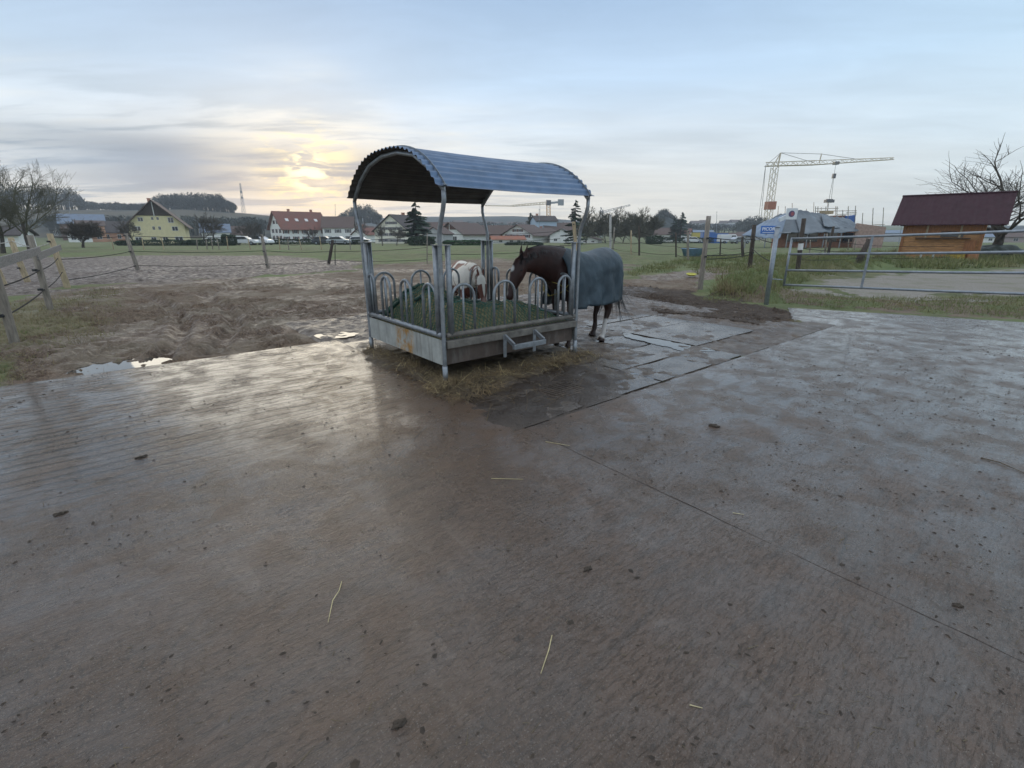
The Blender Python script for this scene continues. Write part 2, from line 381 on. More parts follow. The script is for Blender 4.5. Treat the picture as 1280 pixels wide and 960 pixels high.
# hoof prints trodden into the soft ground
hp = np.random.RandomState(19); ZG = gz.reshape(len(gy), len(gx)); n_p = 0
hx_ = hp.uniform(-12, 9, 9000); hy_ = hp.uniform(5.5, 17, 9000); okp = (np.maximum(poly_sd(hx_, hy_, brown_w), poly_sd(hx_, hy_, rut_w)) > .1) & (np.maximum(np.maximum(poly_sd(hx_, hy_, padR_w), poly_sd(hx_, hy_, padL_w)), poly_sd(hx_, hy_, mats_w)) < -.12) & (fbm(hx_ * .6, hy_ * .6, 81, 3) > .47)
for px0, py0 in zip(hx_[okp], hy_[okp]):
    i0, i1 = np.searchsorted(gx, (px0 - .16, px0 + .16)); j0, j1 = np.searchsorted(gy, (py0 - .16, py0 + .16))
    if i1 - i0 < 3 or j1 - j0 < 3: continue
    d_ = np.hypot(gx[i0:i1][None] - px0, gy[j0:j1][:, None] - py0) / hp.uniform(.055, .085); ZG[j0:j1, i0:i1] += .026 * np.exp(-((d_ - 1.35) / .35) ** 2) - .045 * np.exp(-d_ ** 4 * .6)
V[:, 2] = ZG.ravel()
ii = (np.arange(ny_ - 1)[:, None] * nx_ + np.arange(nx_ - 1)[None, :]).ravel()
FQ = np.stack([ii, ii + 1, ii + nx_ + 1, ii + nx_], 1)

def ground_material():
    m = bpy.data.materials.new('ground_soil_and_grass'); m.use_nodes = True; t = NT(m.node_tree); t.n.clear()
    bs = t.new('ShaderNodeBsdfPrincipled'); out = t.new('ShaderNodeOutputMaterial'); t.l.new(bs.outputs[0], out.inputs[0])
    v = t.new('ShaderNodeTexCoord').outputs['Object']
    def at_(n): a = t.new('ShaderNodeAttribute', attribute_name=n); return a.outputs['Fac']
    g, gr, ch, ms, wv_ = at_('grass'), at_('gravel'), at_('churn'), at_('moss'), at_('wetv')
    nf = t.noise(v, 38, 6, .65); nm = t.noise(v, 5, 6, .65); nb = t.noise(v, .9, 5, .6); nb2 = t.noise(v, .18, 4, .6)
    mud = t.mix(t.rng(nm, .3, .7), (.070, .043, .028), (.172, .114, .073))
    mud = t.mix(t.rng(nf, .54, .66, 0, .8), mud, (.32, .245, .165)); mud = t.mix(t.rng(nf, .46, .36, 0, .85), mud, (.045, .030, .021))
    mud = t.mix(t.rng(nb, .42, .66, 0, .8), mud, (.22, .18, .13))
    churn = t.mix(t.rng(nm, .35, .65), (.060, .045, .037), (.20, .155, .125))
    mud = t.mix(ch, mud, churn); mud = t.mix(at_('dark'), mud, t.mix(t.rng(nf, .4, .6), (.026, .016, .010), (.075, .048, .030)))
    litter = t.mix(t.rng(nf, .35, .65), (.30, .25, .14), (.13, .12, .06))
    grs = t.mix(t.rng(nm, .3, .7), (.050, .068, .022), (.125, .125, .048))
    grs = t.mix(t.rng(nb, .4, .68, 0, .75), grs, (.21, .185, .09))
    grs = t.mix(t.rng(nf, .5, .75, 0, .5), grs, (.07, .085, .03))
    grs = t.mix(t.rng(nb2, .4, .62, 0, .55), grs, (.115, .18, .048))
    grs = t.mix(t.math('MULTIPLY', ms, .75), grs, litter)
    edge = t.math('ADD', g, t.math('MULTIPLY', t.math('SUBTRACT', nf, .5), .9))
    c = t.mix(t.rng(edge, .35, .62), mud, grs)
    grav = t.mix(t.rng(nf, .35, .65), (.17, .15, .125), (.33, .30, .26))
    grav = t.mix(t.rng(nb, .48, .64, 0, .7), grav, (.17, .165, .10))
    c = t.mix(t.rng(t.math('ADD', gr, t.math('MULTIPLY', t.math('SUBTRACT', nf, .5), .5)), .35, .6), c, grav)
    t.put(bs.inputs['Base Color'], c)
    wet = t.math('MULTIPLY', t.math('MAXIMUM', wv_, t.math('MULTIPLY', ch, .75)), t.rng(nm, .35, .6), clamp=True)
    t.put(bs.inputs['Roughness'], t.rng(wet, 0, 1, .85, .36)); bs.inputs['Specular IOR Level'].default_value = .45
    b = t.new('ShaderNodeBump'); b.inputs['Strength'].default_value = .85; b.inputs['Distance'].default_value = .035
    hgt = t.math('ADD', t.math('MULTIPLY', nf, .8), t.math('MULTIPLY', t.noise(v, 11, 6, .7), 1.5))
    t.put(b.inputs['Height'], hgt); t.l.new(b.outputs[0], bs.inputs['Normal'])
    return m
ground = mesh_np('ground', V, FQ, ground_material(), smooth=True); tag(ground, kind='structure')
for k in ('grass', 'gravel', 'churn', 'moss', 'wetv', 'dark'):
    at__ = ground.data.attributes.new(k, 'FLOAT', 'POINT'); at__.data.foreach_set('value', masks[k].astype(np.float32))

# ------------------------------------------------------------------ concrete yard
def concrete_material():
    m = bpy.data.materials.new('wet_concrete'); m.use_nodes = True; t = NT(m.node_tree); t.n.clear()
    bs = t.new('ShaderNodeBsdfPrincipled'); out = t.new('ShaderNodeOutputMaterial'); t.l.new(bs.outputs[0], out.inputs[0])
    v = t.new('ShaderNodeTexCoord').outputs['Object']; s = t.new('ShaderNodeSeparateXYZ'); t.put(s.inputs[0], v)
    a, b = s.outputs[0], s.outputs[1]
    warp = t.noise(v, 1.2, 3, .5)
    big = t.noise(v, .55, 5, .6, .4); mid = t.noise(v, 2.6, 6, .65, .3); fine = t.noise(v, 60, 5, .7); grit = t.noise(v, 170, 3, .7)
    smear = t.noise(t.mapping(v, (1.2, 7, 1), (0, 0, R(-18))), 1.5, 6, .65, .5)
    smear2 = t.noise(t.mapping(v, (7, 1.4, 1), (0, 0, R(25))), 1.1, 5, .6, .8)
    c = t.mix(t.rng(mid, .3, .7), (.060, .036, .023), (.116, .074, .049))
    c = t.mix(t.rng(big, .42, .64, 0, .8), c, (.080, .050, .034))
    c = t.mix(t.rng(smear, .50, .66, 0, .6), c, (.036, .025, .018))
    c = t.mix(t.rng(smear2, .56, .72, 0, .45), c, (.145, .108, .083))
    # brown slurry runs out from the feeder corner towards the camera
    ra = t.math('ADD', a, t.math('MULTIPLY', warp, .5)); rb = t.math('ADD', b, t.math('MULTIPLY', big, .8))
    st = t.math('MULTIPLY', t.math('MULTIPLY', t.rng(ra, -1.15, -.75, 0, 1, True), t.rng(ra, .35, .2, 0, 1, True)), t.rng(rb, -.9, .6, 0, 1, True))
    st = t.math('MULTIPLY', st, t.rng(b, 3.6, 2.2, 0, 1, True))
    c = t.mix(t.math('MULTIPLY', st, .75), c, (.098, .053, .025))
    spots = t.rng(t.noise(v, 26, 3, .6, 1.0), .66, .72, 0, .85)
    spots = t.math('MULTIPLY', spots, t.rng(t.noise(v, 1.7, 3, .6), .45, .62))
    c = t.mix(spots, c, (.030, .021, .015))
    cell = t.voro(t.mix(.12, v, t.new('ShaderNodeTexNoise').outputs['Color']), .62, 'DISTANCE_TO_EDGE')
    crack = t.math('MULTIPLY', t.rng(cell, .0, .006, 1, 0), t.rng(t.noise(v, .8, 3), .50, .60))
    c = t.mix(t.math('MULTIPLY', crack, .8), c, (.025, .018, .013))
    dung = t.noise(t.mapping(v, (5, 13, 1), (0, 0, R(30))), 1.0, 6, .75, 1.2)
    dpatch = t.math('MULTIPLY', t.rng(dung, .60, .66, 0, 1), t.rng(t.noise(v, .9, 4, .6), .48, .60))
    c = t.mix(t.math('MULTIPLY', dpatch, .75), c, (.034, .023, .015))
    scr = t.noise(t.mapping(v, (16, 60, 1), (0, 0, R(-14))), 1.0, 4, .7, .8); scr2 = t.noise(t.mapping(v, (52, 15, 1), (0, 0, R(20))), 1.0, 4, .7, .8)
    gritty = t.rng(t.noise(v, .75, 5, .65, .5), .44, .60)
    c = t.mix(t.math('MULTIPLY', t.rng(scr, .55, .66), .6), c, (.028, .019, .013))
    c = t.mix(t.math('MULTIPLY', t.math('MULTIPLY', t.rng(scr2, .54, .64), gritty), .7), c, (.024, .016, .011))
    c = t.mix(t.math('MULTIPLY', t.rng(t.noise(v, 95, 3, .7), .60, .66), t.math('ADD', .25, t.math('MULTIPLY', gritty, .6))), c, (.23, .19, .16))
    fl = t.rng(grit, .63, .69, 0, .85); c = t.mix(t.math('MULTIPLY', t.rng(fine, .52, .62, 0, .6), t.rng(big, .40, .58, .25, 1)), c, (.030, .021, .015)); c = t.mix(t.math('MULTIPLY', fl, t.rng(mid, .4, .6, .2, 1)), c, (.33, .30, .26)); c = t.mix(t.rng(t.noise(v, 24, 5, .75, .5), .34, .44, .22, 0), c, (.13, .105, .088))
    t.put(bs.inputs['Base Color'], c)
    # grooves raked into the slab left of the feeder
    gm = t.math('MULTIPLY', t.rng(a, -.35, -.75, 0, 1, True), t.rng(t.math('ADD', b, t.math('MULTIPLY', big, 1.5)), 1.2, 2.8, 0, 1, True))
    gv = t.math('SINE', t.math('ADD', t.math('MULTIPLY', b, 2 * math.pi / .135), t.math('MULTIPLY', t.noise(t.mapping(v, (.55, 2.2, 1)), 1.0, 5, .65), 15.0)))
    gv = t.math('MULTIPLY', t.rng(gv, .45, 1.0, 0, 1, True), gm)
    c2_ = t.mix(t.math('MULTIPLY', gv, .9), c, (.022, .016, .012)); t.put(bs.inputs['Base Color'], c2_)
    gh = t.math('MULTIPLY', gv, t.rng(smear, .35, .6, .4, 1.0))
    pool = t.math('MAXIMUM', t.rng(big, .40, .60), t.math('MULTIPLY', gm, .9))
    r = t.rng(pool, 0, 1, .36, .17); r = t.math('ADD', r, t.math('MULTIPLY', t.math('SUBTRACT', mid, .5), .60))
    r = t.math('ADD', r, t.math('MULTIPLY', spots, .3)); r = t.math('MAXIMUM', r, .13)
    t.put(bs.inputs['Roughness'], r); bs.inputs['Specular IOR Level'].default_value = .6
    t.put(bs.inputs['Coat Weight'], t.math('MULTIPLY', t.rng(mid, .60, .42), t.rng(smear, .35, .55, .45, .9))); bs.inputs['Coat Roughness'].default_value = .16; bs.inputs['Coat IOR'].default_value = 1.36
    h = t.math('ADD', t.math('MULTIPLY', fine, .35), t.math('MULTIPLY', t.noise(t.mapping(v, (1, 2.6, 1), (0, 0, R(-18))), 22, 6, .7, .6), 1.0))
    h = t.math('ADD', h, t.math('MULTIPLY', grit, .16)); h = t.math('MULTIPLY', h, t.math('ADD', .75, gritty)); h = t.math('SUBTRACT', h, t.math('MULTIPLY', t.rng(scr, .5, .68), .5)); h = t.math('ADD', h, t.math('MULTIPLY', spots, .5))
    bmp = t.new('ShaderNodeBump'); bmp.inputs['Strength'].default_value = .75; bmp.inputs['Distance'].default_value = .013
    t.put(bmp.inputs['Height'], h)
    b2 = t.new('ShaderNodeBump'); b2.inputs['Strength'].default_value = 1.0; b2.inputs['Distance'].default_value = .022
    t.put(b2.inputs['Height'], t.math('SUBTRACT', t.math('MULTIPLY', t.noise(v, 5, 4, .6), .6), gh)); t.l.new(bmp.outputs[0], b2.inputs['Normal'])
    t.l.new(b2.outputs[0], bs.inputs['Normal'])
    return m
conc = concrete_material()
def slab(name, poly, z0, z1, m, kind='structure', jitter=0.0):
    pts = []
    n = len(poly)
    for i in range(n):
        (ax, ay), (bx, by) = poly[i], poly[(i + 1) % n]; L = math.hypot(bx - ax, by - ay); k = max(1, int(L / .12)) if jitter else 1
        for j in range(k):
            t_ = j / k; q = jitter if 0 < j else 0
            nx, ny = -(by - ay) / L, (bx - ax) / L; e_ = rnd.uniform(-q, q)
            pts.append((ax + (bx - ax) * t_ + nx * e_, ay + (by - ay) * t_ + ny * e_))
    mb = MB(); mb.prism(pts, z0, z1, lambda x, z, y: (x, z, y))
    o = mb.build(name, m); o.location = M0; o.rotation_euler = (0, 0, YAW)
    if kind: o['kind'] = kind
    return o
slab('concrete_yard', PAD_R, -.12, 0, conc, jitter=.006)
slab('concrete_yard', PAD_L, -.12, 0.001, conc, jitter=.006)
joint = slab('yard_joint', [(-.006, 4.7), (-.006, -16), (.006, -16), (.006, -.02), (.006, 4.7)], -.11, -.0015, mat('joint_dirt', (.05, .036, .027), .6))

def blobmask(t, v, c, r, soft=.25, nz=.0):
    d_ = t.new('ShaderNodeVectorMath', operation='SUBTRACT'); t.put(d_.inputs[0], v); d_.inputs[1].default_value = c
    s_ = t.new('ShaderNodeVectorMath', operation='DIVIDE'); t.put(s_.inputs[0], d_.outputs[0]); s_.inputs[1].default_value = r
    l_ = t.new('ShaderNodeVectorMath', operation='LENGTH'); t.put(l_.inputs[0], s_.outputs[0]); L_ = l_.outputs['Value']
    if nz: L_ = t.math('ADD', L_, t.math('MULTIPLY', t.math('SUBTRACT', t.noise(v, 7, 4, .6), .5), nz))
    return t.rng(L_, 1 - soft, 1 + soft, 1, 0, True)
def slurry_material():
    def ex(t, tcn, c):
        v = tcn.outputs['Object']
        c = t.mix(t.rng(t.noise(v, 3.2, 7, .75, .8), .46, .56), c, (.038, .026, .018))
        return t.mix(t.rng(t.noise(v, 40, 4, .7), .6, .72, 0, .6), c, (.19, .15, .085))
    return mat('wet_muddy_slab', (.085, .068, .055), .22, .35, 1.4, .3, 26, rvar=.15, spec=.8, extra=ex)
slurry = slurry_material()
# paving slabs round the feeder, 2 m long, each slightly out of level
paving = MB(); prs = random.Random(5)
def pave(a0, a1, b0, b1, z, tl=(0, 0)):
    nn = 6; vs = []; g_ = .018
    pts = []
    cs = [(a0 + g_, b0 + g_), (a1 - g_, b0 + g_), (a1 - g_, b1 - g_), (a0 + g_, b1 - g_)]
    for i in range(4):
        (x0, y0), (x1, y1) = cs[i], cs[(i + 1) % 4]
        for j in range(nn):
            t_ = j / nn; pts.append((x0 + (x1 - x0) * t_ + prs.uniform(-.008, .008), y0 + (y1 - y0) * t_ + prs.uniform(-.008, .008)))
    zt = [z + tl[0] * (p[0] - a0) + tl[1] * (p[1] - b0) for p in pts]
    n = len(pts)
    paving.add([(p[0], p[1], zz) for p, zz in zip(pts, zt)] + [(p[0], p[1], -.10) for p in pts],
               [tuple(range(n))] + [(i, n + i, n + (i + 1) % n, (i + 1) % n) for i in range(n)])
for i, (a0, a1) in enumerate(((0, 2.2), (2.2, 4.2), (4.2, 6.2))):
    bb = [0.0, .62, 1.3, 2.1, 2.9, 3.7, 4.5] if i < 2 else [0.72, 2.0, 2.9, 3.7, 4.5]
    for b0, b1 in zip(bb, bb[1:]):
        pave(a0, a1, b0 + .02, b1, -.004 + prs.uniform(-.006, .004) + (.012 if (i, b0) == (2, .72) else 0), (prs.uniform(-.003, .003), prs.uniform(-.004, .004)))
for b0, b1 in ((4.5, 5.3), (5.3, 6.1), (6.1, 6.9)): pave(-.2, 2.0, b0, b1, -.030 + prs.uniform(-.006, .004))
pave(2.0, 4.0, 4.5, 5.3, -.014)
pv_o = paving.build('paving_slabs', slurry); pv_o.location = M0; pv_o.rotation_euler = (0, 0, YAW); tag(pv_o, kind='structure')
# slurry film between and over the slabs
gxm, gym = np.meshgrid(np.linspace(-.4, 8.0, 280), np.linspace(-.004, 7.2, 232)); fx_, fy_ = gxm.ravel(), gym.ravel()
fz = -.006 + (fbm(fx_ * 1.7, fy_ * 1.7, 91, 4) - .5) * .11 + (fbm(fx_ * 9, fy_ * 9, 95, 4) - .5) * .045
fz += .055 * sm(fx_, 5.9, 7.2) + .05 * np.exp(-((fx_ - .9) ** 2 / .9 + (fy_ - .45) ** 2 / .12)) + .014 * np.exp(-((fy_ - .03) / .08) ** 2) * (fbm(fx_ * 3, fy_, 97, 3) - .25)
fz += .06 * sm(fy_, 2.6, 4.5) * sm(fx_, .5, 2.4) + .02 * sm(fy_, 4.5, 5.5)
fz -= .09 * (1 - sm(np.minimum(np.minimum(fx_ + .4, 8.0 - fx_), 7.2 - fy_), 0, .35))
fz = np.minimum(fz, .003 + .12 * np.clip(fy_, 0, 9))
mm = .5 + .5 * np.sign((fbm(fx_ * 2.5, fy_ * 2.5, 99, 3) - .3)); fz = np.where(mm < .5, fz - .02, fz)
k1, k2 = gxm.shape[1], gxm.shape[0]; jj = (np.arange(k2 - 1)[:, None] * k1 + np.arange(k1 - 1)[None, :]).ravel()
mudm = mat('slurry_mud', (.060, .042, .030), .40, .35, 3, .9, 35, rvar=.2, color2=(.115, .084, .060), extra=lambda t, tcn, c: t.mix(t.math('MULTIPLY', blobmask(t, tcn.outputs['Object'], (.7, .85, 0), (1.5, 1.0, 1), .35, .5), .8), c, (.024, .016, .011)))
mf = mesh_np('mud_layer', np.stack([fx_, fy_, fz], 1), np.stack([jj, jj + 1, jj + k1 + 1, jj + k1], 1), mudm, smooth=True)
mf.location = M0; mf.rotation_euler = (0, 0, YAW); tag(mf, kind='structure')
# standing water
water_m = mat('puddle_water', (.05, .045, .038), .03, .1, 2, spec=.9, bump=.02, bscale=6)
def puddle(name, pts, z, label=None):
    n = 40; mb = MB(); pp = [Vector((p[0], p[1])) for p in pts]
    out = []
    m_ = len(pp)
    for i in range(n):
        u = i / n * m_; k = int(u); f = u - k
        p0, p1, p2, p3 = pp[(k - 1) % m_], pp[k % m_], pp[(k + 1) % m_], pp[(k + 2) % m_]
        q = .5 * ((2 * p1) + (-p0 + p2) * f + (2 * p0 - 5 * p1 + 4 * p2 - p3) * f * f + (-p0 + 3 * p1 - 3 * p2 + p3) * f ** 3)
        out.append((q.x + rnd.uniform(-.012, .012), q.y + rnd.uniform(-.012, .012), z))
    mb.add(out, [tuple(range(n))]); o = mb.build(name, water_m); tag(o, kind='structure'); return o
def shore(pts, z, seed, amp):
    """puddle whose shoreline follows the uneven ground"""
    q = []; n_ = len(pts)
    for i in range(n_):
        a_, b_ = Vector(pts[i][:2]), Vector(pts[(i + 1) % n_][:2]); k = max(2, int((b_ - a_).length / .05)); nrm = Vector((-(b_ - a_).y, (b_ - a_).x)).normalized()
        for j in range(k):
            p = a_ + (b_ - a_) * (j / k); e_ = (float(fbm(np.array([p.x * 6]), np.array([p.y * 6]), seed, 4)[0]) - .5) * amp; q.append((p + nrm * e_).to_tuple() + (z,))
    mb = MB(); mb.add(q, [tuple(range(len(q)))]); o = mb.build('puddle', water_m); tag(o, kind='structure')
shore([G(x, y)[:2] for x, y in ((74, 468), (108, 448), (196, 443), (240, 448), (352, 430), (362, 436), (290, 456), (180, 468))], -.043, 1, .12)
shore([W(a, b) for a, b in ((3.75, .62), (4.17, .40), (4.19, .9), (4.16, 1.5), (4.15, 2.1), (3.9, 1.9), (3.85, 1.3))], .000, 2, .22)
shore([W(a, b) for a, b in ((1.25, .62), (1.6, .30), (2.16, .14), (2.18, .5), (1.8, .62), (1.5, .75))], -.001, 3, .3)
shore([W(a, b) for a, b in ((-.2, 5.0), (.2, 4.85), (.5, 5.0), (.3, 5.35), (-.1, 5.4))], .004, 4, .2)
# manhole cover
mh = thing('manhole_cover', 'round ribbed iron manhole cover set among the muddy slabs in front of the feeder', 'manhole cover', W(1.05, .55, -.004), YAW)
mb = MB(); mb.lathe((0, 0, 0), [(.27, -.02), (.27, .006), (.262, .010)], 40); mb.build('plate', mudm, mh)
for k in range(9):
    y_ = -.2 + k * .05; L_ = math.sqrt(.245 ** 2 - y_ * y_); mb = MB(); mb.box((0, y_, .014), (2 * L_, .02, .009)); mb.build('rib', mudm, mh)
# ------------------------------------------------------------------ hay feeder
FA0, FB0, FL, FW = .17, 1.62, 2.2, 2.1
fd = thing('hay_feeder', 'galvanised square hay feeder with arched feeding hoops under a blue corrugated barrel roof', 'hay feeder', W(FA0, FB0), YAW)
HR, HT, HE, OW = .56, 1.56, 2.11, .13
for i in (0, 1):
    for j in (0, 1):
        x, y = i * FL, j * FW; sgn = 1 if j else -1
        mb = MB(); pts = [(x, y, .0), (x, y, .3), (x, y, 1.0), (x, y, 1.62), (x, y + sgn * .01, 1.70), (x, y + sgn * .045, 1.80), (x, y + sgn * .10, 1.92), (x, y + sgn * .13, 2.02), (x, y + sgn * OW, HE)]
        mb.tube(pts, .0245, 12)
        p_ = mb.build('corner_post', galv, fd, True)
        mb = MB(); mb.tube([(x, y, -.01), (x, y, .20)], .031, 12); mb.build('foot_sleeve', galv, p_, True)
        sx = -1 if i else 1; sy = -1 if j else 1
        for q, (dx, dy) in enumerate(((.10 * sx, 0), (0, .10 * sy))):
            mb = MB(); mb.tube([(x + dx, y + dy, HR), (x + dx, y + dy, HT)], .031, 12); mb.build('guard_tube', galv, fd, True)
        mb = MB(); mb.box((x + .05 * sx, y + .05 * sy, HT + .004), (.17, .17, .008)); mb.build('corner_plate', galv, fd)
# arches carrying the roof
RW, RH_ = FW / 2 + OW, .46
RR = .465
def arc(u, off=0.0):
    """u 0..pi across the roof -> (y,z)"""
    tt_ = math.cos(u); y_ = -tt_ * RW; z_ = RR * (1 - abs(tt_) ** 2.7); sl = -2.7 * RR / RW * math.copysign(abs(tt_) ** 1.7, -tt_)
    nn_ = math.hypot(sl, 1); return FW / 2 + y_ - off * sl / nn_, HE + z_ + off / nn_
for x in (0, FL):
    mb = MB(); mb.tube([(x, *arc(math.pi * k / 9)) for k in range(10)], .0245, 10); mb.build('roof_arch', galv, fd, True)
    mb = MB(); n = 60
    for k in range(n):
        a_, b_ = arc(math.pi * k / n, .058), arc(math.pi * (k + 1) / n, .058); mb.beam((x, *a_), (x, *b_), .028, .004, (1, 0, 0))
    st = mb.build('roof_strap', galv, fd)
    for y_ in (arc(0, .03), arc(math.pi, .03)):
        mb = MB(); mb.tube([(x, y_[0], y_[1] - .03), (x, y_[0], y_[1] + .05)], .009, 8); mb.box((x, y_[0], y_[1] + .03), (.045, .045, .008)); mb.build('bolt', galv, fd)
NR = 26; n = NR * 8; V_ = []; xs = np.linspace(-.09, FL + .07, 30)
# arc length parametrisation
us = np.linspace(0, math.pi, 2000); yz = np.array([arc(min(max(u, 0), math.pi), .0) for u in us]); cum = np.r_[0, np.cumsum(np.hypot(*np.diff(yz, axis=0).T))]
ue = np.interp(np.linspace(0, cum[-1], n + 1), cum, us)
prof = []
for k, u in enumerate(ue):
    u = min(max(u, 0.0), math.pi); y1, z1 = arc(u, .034); y2, z2 = arc(u, .058); f = .5 + .5 * math.cos(2 * math.pi * NR * k / n)
    prof.append((y1 + (y2 - y1) * f, z1 + (z2 - z1) * f))
prof = np.array(prof)
for x in xs:
    sag = .012 * math.sin(math.pi * (x + .09) / (FL + .16)); V_.append(np.c_[np.full(len(prof), x), prof[:, 0], prof[:, 1] - sag])
Vr = np.concatenate(V_); kk = len(prof); jj = (np.arange(len(xs) - 1)[:, None] * kk + np.arange(kk - 1)[None, :]).ravel()
Vr2 = Vr.copy(); Vr2[:, 2] -= .0035; nV = len(Vr)
Q = np.stack([jj, jj + 1, jj + kk + 1, jj + kk], 1)
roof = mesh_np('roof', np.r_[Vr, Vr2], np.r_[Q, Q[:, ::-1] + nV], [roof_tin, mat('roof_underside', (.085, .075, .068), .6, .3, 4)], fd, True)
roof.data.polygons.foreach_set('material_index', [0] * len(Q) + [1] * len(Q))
# base: rails, panels, channel
def side_pts(side, t_, z=0, off=0.0):
    if side == 0: return Vector((t_, 0 - off, z))
    if side == 1: return Vector((0 - off, t_, z))
    if side == 2: return Vector((t_, FW + off, z))
    return Vector((FL + off, t_, z))
def panel_rust(t, tcn, c):
    v = tcn.outputs['Object']; s = t.new('ShaderNodeSeparateXYZ'); t.put(s.inputs[0], v)
    n_ = t.noise(v, 9, 5, .7)
    q = t.math('MULTIPLY', t.rng(t.math('ABSOLUTE', t.math('SUBTRACT', s.outputs[1], .98)), .16, .30, 1, 0, True), t.rng(t.math('ADD', s.outputs[0], t.math('MULTIPLY', n_, .0)), .02, .03, 1, 0))
    q = t.math('MULTIPLY', q, t.rng(n_, .40, .60))
    c = t.mix(q, c, (.42, .22, .055))
    drip = t.noise(t.mapping(v, (18, 18, 1.4)), 1.0, 5, .7)
    return t.mix(t.rng(drip, .52, .72, 0, .6), c, (.12, .10, .08))
panel_m = mat('painted_steel_panel', (.42, .43, .40), .55, .22, 5, .08, 40, metal=.2, rvar=.1, extra=panel_rust)
for side in range(4):
    L_ = FL if side in (0, 2) else FW
    mb = MB(); mb.tube([side_pts(side, .04, HR), side_pts(side, L_ - .04, HR)], .031, 12); mb.build('top_rail', galv_dirty if side == 0 else galv, fd, True)
    mb = MB(); o_ = .004 if side in (1, 3) else -.035
    mb.beam(side_pts(side, .03, .355, o_), side_pts(side, L_ - .03, .355, o_), .006, .30)
    mb.beam(side_pts(side, .03, .208, o_ - .02), side_pts(side, L_ - .03, .208, o_ - .02), .04, .006)
    mb.build('base_panel', mat('brown_rusty_panel', (.085, .062, .050), .7, .3, 4, .1, 40, extra=rust) if side in (0, 2) else panel_m, fd)
    if side in (0, 2):
        mb = MB(); mb.beam(side_pts(side, .027, .455, .008), side_pts(side, L_ - .027, .455, .008), .075, .085); mb.build('channel_beam', galv_dirty, fd, bevel=.004)
# towing bracket on the near long side
mb = MB()
for x in (.86, 1.36):
    mb.beam((x, -.05, .47), (x, -.05, .18), .05, .012, (0, 1, 0)); mb.beam((x, -.05, .455), (x, -.235, .37), .03, .05)
mb.beam((.845, -.24, .345), (1.375, -.24, .345), .045, .06); mb.build('tow_bracket', galv, fd, bevel=.003)
# hoops
H1 = [(.13, .44), (.73, 1.06), (1.31, 1.60), (1.83, 2.07)]; H2 = [(.13, .43), (.73, 1.01), (1.31, 1.58), (1.80, 2.0)]
for side, hs in ((0, H1), (1, H2), (2, H1), (3, H2)):
    for lo, hi in hs:
        r_ = (hi - lo) / 2; zt = 1.13; c_ = (lo + hi) / 2
        pts = [side_pts(side, lo, HR)] + [side_pts(side, c_ - r_ * math.cos(a_), zt - r_ + r_ * math.sin(a_)) for a_ in np.linspace(0, math.pi, 12)] + [side_pts(side, hi, HR)]
        mb = MB(); mb.tube(pts, .0175, 10); h_ = mb.build('feeding_hoop', galv, fd, True)
        mb = MB(); mb.tube([side_pts(side, c_, HR), side_pts(side, c_, zt)], .013, 8); mb.build('centre_bar', galv, h_, True)
# the hay inside and the net over it
def hay_z(x, y):
    e = np.minimum(np.minimum(x, FL - x), np.minimum(y, FW - y)); rim = sm(e, .0, .38)
    h = .46 + rim * (.17 + .34 * np.exp(-(((x - .55) / .55) ** 2 + ((y - 1.35) / .6) ** 2)) + .10 * np.exp(-(((x - 1.2) / .9) ** 2 + ((y - .5) / .4) ** 2)))
    return h + (fbm(x * 3.2, y * 3.2, 5, 4) - .5) * .30 * rim + (fbm(x * 9, y * 9, 9, 3) - .5) * .06 * rim
gxm, gym = np.meshgrid(np.linspace(.05, FL - .05, 110), np.linspace(.05, FW - .05, 105)); hx, hy = gxm.ravel(), gym.ravel()
kk = 110; jj = (np.arange(104)[:, None] * kk + np.arange(kk - 1)[None, :]).ravel()
hv = np.stack([hx, hy, hay_z(hx, hy)], 1)
# side skirt down to the feeder floor
nb_ = len(hv); ring = [i for i in range(kk)] + [kk * r + kk - 1 for r in range(1, 105)] + [kk * 104 + i for i in range(kk - 2, -1, -1)] + [kk * r for r in range(103, 0, -1)]
low_v = hv[ring].copy(); low_v[:, 2] = .22; nr = len(ring)
skirt = np.array([(ring[i], nb_ + i, nb_ + (i + 1) % nr, ring[(i + 1) % nr]) for i in range(nr)])
hay = mesh_np('hay_pile', np.r_[hv, low_v], np.r_[np.stack([jj, jj + 1, jj + kk + 1, jj + kk], 1), skirt], hay_m, smooth=True)
hay.location = fd.location; hay.rotation_euler = fd.rotation_euler
tag(hay, 'heap of tan hay filling the inside of the feeder, under the green net', 'hay')
# loose stems sticking out of the hay
def strips(name, P0, D, L, Wd, m, seed, bend=.3, seg=2, parent=None):
    r_ = np.random.RandomState(seed); n = len(P0); side_ = np.cross(D, np.array([0, 0, 1.0])); sn = np.linalg.norm(side_, axis=1, keepdims=True); side_ = side_ / np.maximum(sn, 1e-4)
    off = r_.normal(0, bend, (n, 3)) * L[:, None]; vs = []; 
    for k in range(seg + 1):
        t_ = k / seg; c_ = P0 + D * (L * t_)[:, None] + off * (t_ * t_)
        w_ = Wd[:, None] * (1 - .6 * t_); vs += [c_ - side_ * w_, c_ + side_ * w_]
    vv = np.stack(vs, 1).reshape(-1, 3); k_ = 2 * (seg + 1); b_ = np.arange(n)[:, None] * k_
    fs = np.concatenate([b_ + np.array([[2 * q, 2 * q + 1, 2 * q + 3, 2 * q + 2]]) for q in range(seg)], 0)
    return mesh_np(name, vv, fs, m, parent)
rs = np.random.RandomState(3); n = 1300
px_ = rs.uniform(.06, FL - .06, n); py_ = rs.uniform(.06, FW - .06, n); Pp = np.stack([px_, py_, hay_z(px_, py_) + .002], 1)
